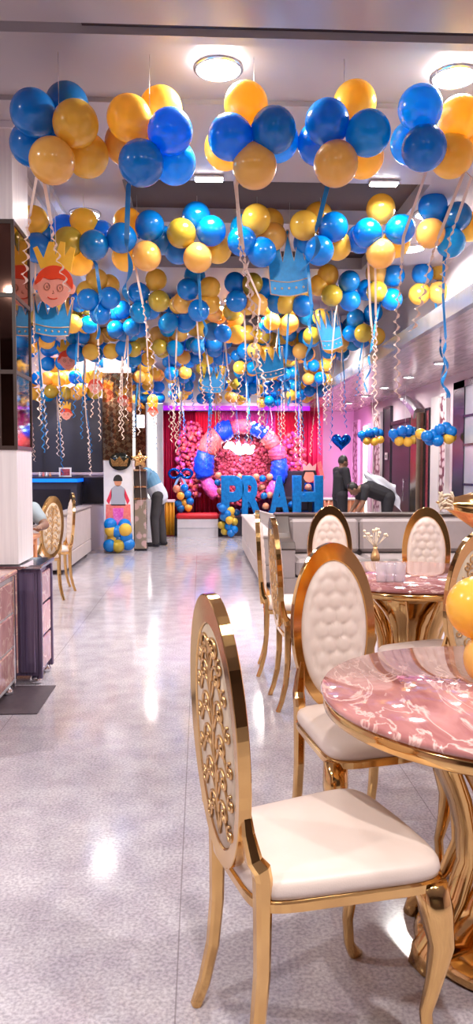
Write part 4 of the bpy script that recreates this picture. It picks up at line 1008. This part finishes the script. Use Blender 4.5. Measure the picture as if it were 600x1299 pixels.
fl('body', [(-8, 0), (-9, 22), (-6, 44), (6, 44), (9, 22), (8, 0)], 'foilb'); fl('face', arc(0, 53, 8, 8.5, 0, 360, 20)[:-1], 'tan', -.018); fl('hair', arc(0, 54, 9.5, 9.5, 0, 180, 14) + [(-8, 50), (-5, 58), (5, 58), (8, 50)], 'hair', -.022)
fl('crown', [(-8, 60), (-9, 69), (-4, 65), (0, 70), (4, 65), (9, 69), (8, 60)], 'crown_line', -.028); fl('raised_arm', [(6, 40), (14, 52), (10, 70), (15, 72), (20, 50), (12, 32)], 'coral')
fl('cape', [(4, 42), (18, 20), (16, 0), (6, 0)], 'redc', -.004, .006)
ac = thing('armchair', 'dark armchair on the stage between the blue letters', 'armchair', (1.93, 15.85, .38), PI)
for nm, bx in (('seat', (-.3, .3, -.25, .3, .12, .40)), ('backrest', (-.3, .3, -.32, -.20, .30, .95)), ('armrest', (-.38, -.28, -.30, .30, .10, .58)), ('armrest', (.28, .38, -.30, .30, .10, .58)), ('base', (-.34, .34, -.28, .28, .0, .12))): MB().box(*bx, bev=.03).build(nm, M['darkfab'], ac)

# red topped plinth and gold draped tables
pl = thing('plinth', 'white plinth with a red cushioned top in front of the stage', 'plinth', (-.07, 15.22, 0))
MB().box(-.41, .41, 0, .45, 0, .36).build('body', M['whitebox'], pl); MB().box(-.405, .405, -.006, .0, .175, .185).build('seam_trim', M['glassg'], pl)
MB().box(-.43, .43, -.02, .47, .36, .47, bev=.035).build('red_cushion', M['red'], pl)
def draped(label, x0, x1, y):
    t = thing('draped_table', label, 'table', ((x0 + x1) / 2, y, 0)); w = (x1 - x0) / 2
    MB().box(-w, w, 0, .6, .69, .73, bev=.01).build('tabletop', M['white'], t)
    curtain('table_skirt', None, -w, w, .02, .02, .69, 'goldcloth', max(5, int(w * 16)), .03, par=t)
    return t
draped('gold satin skirted table left of the red topped plinth', -.90, -.54, 15.4)
draped('gold satin skirted table behind the bending man', -1.20, -.92, 15.2)
lc = thing('light_column', 'tall white column with a glowing front left of the stage', 'light column', (-.92, 15.0, 0))
MB().box(-.16, .17, 0, .25, .75, 2.66, bev=.005).build('column_body', M['whitebox'], lc); MB().box(-.12, .04, -.02, .0, .80, 2.50).build('glowing_panel', M['led_c'], lc); MB().box(-.18, .19, -.02, .27, 0, .75, bev=.005).build('base', M['whitebox'], lc)
lb = thing('light_box', 'short bright light box left of the glowing white column', 'light box', (-1.17, 15.1, 2.18))
MB().box(-.10, .06, 0, .12, 0, .26).build('case', M['whitebox'], lb); MB().box(-.09, .05, -.012, 0, .01, .25).build('lit_face', M['led_c'], lb)
struct('wall_back.003', MB().box(-1.62, -1.1, 16.0, 16.1, 0, ZC), M['mosaic'], 'bronze mosaic wall strip left of the stage')

# --------------------------------------------------------------- right wall
XW = 3.70
def wy(px): return W(px, 560, X=XW).y
def strip(name, label, cat, pa, pb_, z0, z1, m, th=.05, frame=None):
    y1, y0 = wy(pa), wy(pb_); t = thing(name, label, cat, (XW, y0, z0))
    MB().box(-th, 0, 0, y1 - y0, 0, z1 - z0, bev=.004).build('panel', M[m], t)
    if frame:
        b = MB()
        for a_, b__ in ((-.02, .02), (y1 - y0 - .02, y1 - y0 + .02)): b.box(-th - .015, 0, a_, b__, 0, z1 - z0)
        b.box(-th - .015, 0, 0, y1 - y0, z1 - z0 - .03, z1 - z0 + .01); b.box(-th - .015, 0, 0, y1 - y0, 0, .03); b.build('frame', M[frame], t)
    return t
strip('lattice_panel', 'white and maroon lattice panel nearest the back right corner', 'wall panel', 450, 457, .05, 2.50, 'lattice', .05, 'wallw')
strip('wall_light', 'glowing vertical wall light between the two far lattice panels', 'wall light', 464, 470, .3, 2.35, 'led_w', .05, 'wallw')
strip('lattice_panel', 'white and maroon lattice panel beside the dark wall column', 'wall panel', 477, 486, .05, 2.52, 'lattice', .05, 'wallw')
strip('wall_panel', 'narrow dark wall panel carrying a white switch plate', 'wall panel', 489, 498, .0, 2.58, 'dark', .04, 'steel_d')
sw = thing('switch_plate', 'small white switch plate on the narrow dark wall panel', 'switch', (XW - .055, wy(494), 1.62))
MB().box(-.012, .0, -.10, .10, -.07, .07, bev=.004).build('plate', M['white'], sw); MB().box(-.018, -.012, -.05, .05, -.03, .03).build('rocker', M['glassg'], sw)
d1 = struct('door_1', MB().box(XW - .05, XW, wy(523), wy(501), 0, 2.20), M['dark'], 'dark double door on the right wall')
struct('trim_9', MB().box(XW - .07, XW, wy(524), wy(500), 2.20, 2.27), M['steel_d'])
hx, hy = XW - .1, wy(519); b = MB().tube([(hx, hy, .8), (hx, hy, 1.2)], .012, 8); b.tube([(hx + .05, hy, 1.15), (hx, hy, 1.15)], .008, 6); b.build('door_handle', M['chrome'], d1)
strip('wall_light', 'bright vertical strip light beside the leaning metal column', 'wall light', 531, 535, .5, 2.32, 'led_w', .06, 'wallw')
# angled brushed column with a slanted top
y1, y0 = wy(534), wy(542); sc_ = thing('metal_column', 'bronze metal wall column with a slanted silver head', 'column', (XW - .12, y0, 0))
MB().box(-.06, .12, 0, y1 - y0, 0, 2.30, bev=.01).build('shaft', M['bronze'], sc_)
b = MB(); b.bar([(0, .12, 2.28), (-.02, .42, 2.44), (-.05, .85, 2.60)], [.16, .15, .13], [.20, .17, .12], side=(1, 0, 0)); b.build('slanted_head', M['metal'], sc_)
strip('wall_panel', 'maroon patterned wall panel right of the metal column', 'wall panel', 543, 548, .0, 2.35, 'maroon', .04, 'steel_d')
strip('lattice_panel', 'white and maroon lattice panel nearest the dark door frame', 'wall panel', 561, 570, .0, 2.50, 'lattice', .05, 'wallw')
struct('trim_10', MB().box(XW - .05, XW, wy(560), wy(550), 0, 2.5), M['wallw'])
# door frame at the right edge of the frame with frosted glass beyond
yf = wy(577); t = struct('door_2', MB().box(XW - .02, XW, 8.0, yf - .1, 0, 2.52), M['glassg'], 'grey frosted glazed door at the right edge')
b = MB().box(XW - .035, XW, wy(591), yf, 0, 2.62); b.box(XW - .035, XW, 8.0, yf, 2.52, 2.62); struct('trim_11', b, M['steel_d'])
b = MB()
for z in (.6, 1.15, 1.7, 2.1): b.box(XW - .035, XW, 8.0, wy(590), z, z + .03)
struct('trim_12', b, M['steel_d'])

def wall_bunch(label, px, py, blues, golds, Y, name='hanging_balloon_bunch', S_=.72):
    c = W(px, py, Y=Y); t = thing(name, label, 'balloon bunch', c, 0, 'balloon bunches along the right wall')
    for u, v, d in blues: put_balloon(t, (u * S_, d, v * S_), 'bl', low=True, k=.74)
    for u, v, d in golds: put_balloon(t, (u * S_, d, v * S_), 'go', low=True, k=.70)
    MB().tube([(0, 0, 0), (.0, 0, 2.75 - c.z)], .002, 5).build('string', M['string'], t)
bl_ = [(-.28, .03, 0), (-.10, .10, -.05), (.08, .12, 0), (.22, .08, .05), (-.18, -.06, .08), (.0, -.02, .1), (.14, .0, .1)]; gd_ = [(-.14, -.14, 0), (.05, -.16, -.03), (.22, -.10, 0)]
wall_bunch('blue and gold balloon bunch before the far lattice panels, leftmost on the right wall', 472, 553, bl_[:6], gd_, 14.6)
wall_bunch('blue and gold balloon bunch in front of the dark door, middle of the right wall', 514, 552, bl_, gd_, 12.4)
wall_bunch('blue and gold balloon bunch nearest the right edge of the photo, before the lattice panel', 558, 550, [(-.26, -.05, 0), (-.12, -.02, .05), (.0, .08, 0), (.13, .12, .03), (.22, .04, 0), (-.04, -.14, 0), (-.16, -.12, .08), (.06, -.02, .1)], [(.18, -.10, 0), (.25, -.06, .06), (-.34, .0, .1)], 10.6)
hb = thing('foil_balloon', 'blue heart shaped foil balloon on the pink wall', 'foil balloon', W(433, 560, Y=15.6))
ol = [Vector((.017 * 16 * math.sin(a) ** 3 * .75, 0, .0125 * (13 * math.cos(a) - 5 * math.cos(2 * a) - 2 * math.cos(3 * a) - math.cos(4 * a)))) for a in [2 * PI * i / 48 for i in range(48)]]
b = MB()
for sg in (-1, 1):
    rs = [[Vector((p.x * k_, sg * .08 * math.sqrt(1 - k_ ** 2), p.z * k_)) for p in ol] for k_ in (1, .97, .9, .78, .6, .35, .08)]
    b.rings(rs, False); b.add(rs[-1], [tuple(range(48))], True)
b.build('foil_body', M['foilb'], hb); MB().tube([(0, 0, -.2), (.01, 0, -.75)], .003, 5).build('string', M['string'], hb)
# flowers / pink table behind the men
kt = thing('draped_table', 'pink and gold draped table behind the people at the right', 'table', (2.95, 15.6, 0))
MB().box(-.45, .45, 0, .5, .72, .76, bev=.01).build('tabletop', M['white'], kt); curtain('table_skirt', None, -.45, .45, .02, .02, .72, 'tan', 10, .03, par=kt)

# --------------------------------------------------------------- the lamps
def downlight(p, r, label, power, colr=(1, .95, .9), square=False, grp='ceiling lamps', es=None):
    t = thing('ceiling_light', label, 'ceiling light', p, 0, grp)
    if square:
        b = MB().box(-r * 1.1, r * 1.1, -r * .45, r * .45, -.02, 0, bev=.006); b.build('housing', M['metal'], t)
        MB().box(-r, r, -r * .35, r * .35, -.026, -.018).build('lens', M['lens'], t)
    else:
        b = MB(); b.rings([[Vector((q * math.cos(2 * PI * i / 32), q * math.sin(2 * PI * i / 32), z)) for i in range(32)] for q, z in ((r, 0), (r * 1.15, 0), (r * 1.15, -.012), (r * 1.02, -.022), (r, -.018), (r, 0))], False); b.build('trim_ring', M['metal'], t)
        b = MB(); b.lathe([(.001, -.012), (r * .7, -.014), (r * 1.01, -.008), (r * 1.01, 0), (.001, 0)], 32); b.build('lens', M['lens'], t)
    l = bpy.data.lights.new('lamp', 'AREA'); l.shape = 'DISK'; l.size = r * 2; l.energy = power; l.color = colr; l.spread = R(170)
    lo = bpy.data.objects.new('lamp', l); col.objects.link(lo); lo.parent = t; lo.location = (0, 0, -.035)
    return t
G1 = 'round lamps in the main ceiling'
for i, (x, y, lb) in enumerate(((.097, 4.106, 'large round glaring ceiling lamp above the front balloon row, near the centre'), (1.364, 4.127, 'large round glaring ceiling lamp at the top right of the photo'),
        (-.951, 6.438, 'round ceiling lamp at the left beside the pillar, above the second balloon row'), (1.892, 6.305, 'round ceiling lamp at the right above the second balloon row'),
        (1.042, 9.157, 'round ceiling lamp behind the largest blue crown'), (-1.2, 9.1, 'round ceiling lamp above the third balloon row at the left'), (2.02, 7.3, 'added lamp standing in for wall glare, beside rightmost bunch of third hanging row'))):  # last lamp added in place of glare reflected off the set-back wall
    downlight((x, y, ZC), .115, lb, 50, grp=G1)
for x, y, lb in ((.063, 5.609, 'small flat rectangular ceiling lamp left of centre before the dark recess'), (1.349, 5.64, 'small flat rectangular ceiling lamp right of centre before the dark recess')):
    downlight((x, y, ZC), .10, lb, 14, square=True, grp='rectangular ceiling lamps')
for i, (x, y) in enumerate(((-1.9, 12.2), (0.1, 12.2), (1.8, 12.2), (-1.0, 15.0), (1.2, 14.8), (.4, 9.6))):
    downlight((x, y, ZC), .10, 'far round ceiling lamp hidden among the balloons, %s counting from the far left' % names_n[i], 55, grp=G1)
for i, y in enumerate((5.2, 6.7, 8.2, 9.72, 11.22, 12.72, 14.24, 15.8)):
    downlight((3.09, y, 2.75), .085, 'small round downlight in the lowered right ceiling, %s from the near end' % names_n[i], 16, grp='small downlights in the lowered right ceiling')
# unseen fill lamps, added over the viewer to brighten the front balloons
for i, (x, y) in enumerate(((-2.2, .5), (0.1, .5), (1.4, .5), (3.2, 1.5), (-2.6, 2.6))):
    downlight((x, y, ZC), .07, 'added unseen fill lamp above the viewer, %s of the near ones' % names_n[i], 62, grp='added fill lamps above the viewer')
for i, y in enumerate((7.5, 10.0)):
    downlight((-3.0, y, ZC), .10, 'ceiling lamp over the left seating area, %s from the near end' % names_n[i], 60, grp='lamps over the left seating area')

def spot(p, target, energy, c, size=.25, sp=90):
    l = bpy.data.lights.new('stage_spot', 'AREA'); l.shape = 'DISK'; l.size = size; l.energy = energy; l.color = c; l.spread = R(sp)
    o = bpy.data.objects.new('stage_spot', l); col.objects.link(o); o.location = p
    o.rotation_euler = (Vector(target) - Vector(p)).to_track_quat('-Z', 'Y').to_euler()
spot((-.2, 14.6, 2.6), (0, 16.6, 1.3), 22, (1, .45, .75)); spot((1.9, 14.6, 2.6), (1.6, 16.6, 1.3), 20, (1, .35, .9)); spot((.9, 14.2, 2.6), (.9, 16.5, 1.0), 18, (1, .7, .8))
spot((2.6, 15.6, 2.3), (3.6, 17.8, 1.5), 20, (1, .3, .85)); spot((-3.0, 9.8, 2.6), (-3.0, 11, 1.2), 12, (.1, .25, 1))
w = bpy.data.worlds.new('world'); scn.world = w; w.use_nodes = True
w.node_tree.nodes['Background'].inputs['Color'].default_value = (.86, .83, 1, 1); w.node_tree.nodes['Background'].inputs['Strength'].default_value = 1.0

vs = scn.view_settings; vs.view_transform = 'Standard'; vs.look = 'None'; vs.gamma = 1; vs.use_curve_mapping = False; vs.exposure = 0.1
scn.cycles.use_denoising = True
scn.cycles.max_bounces = 8
scn.cycles.sample_clamp_indirect = 6
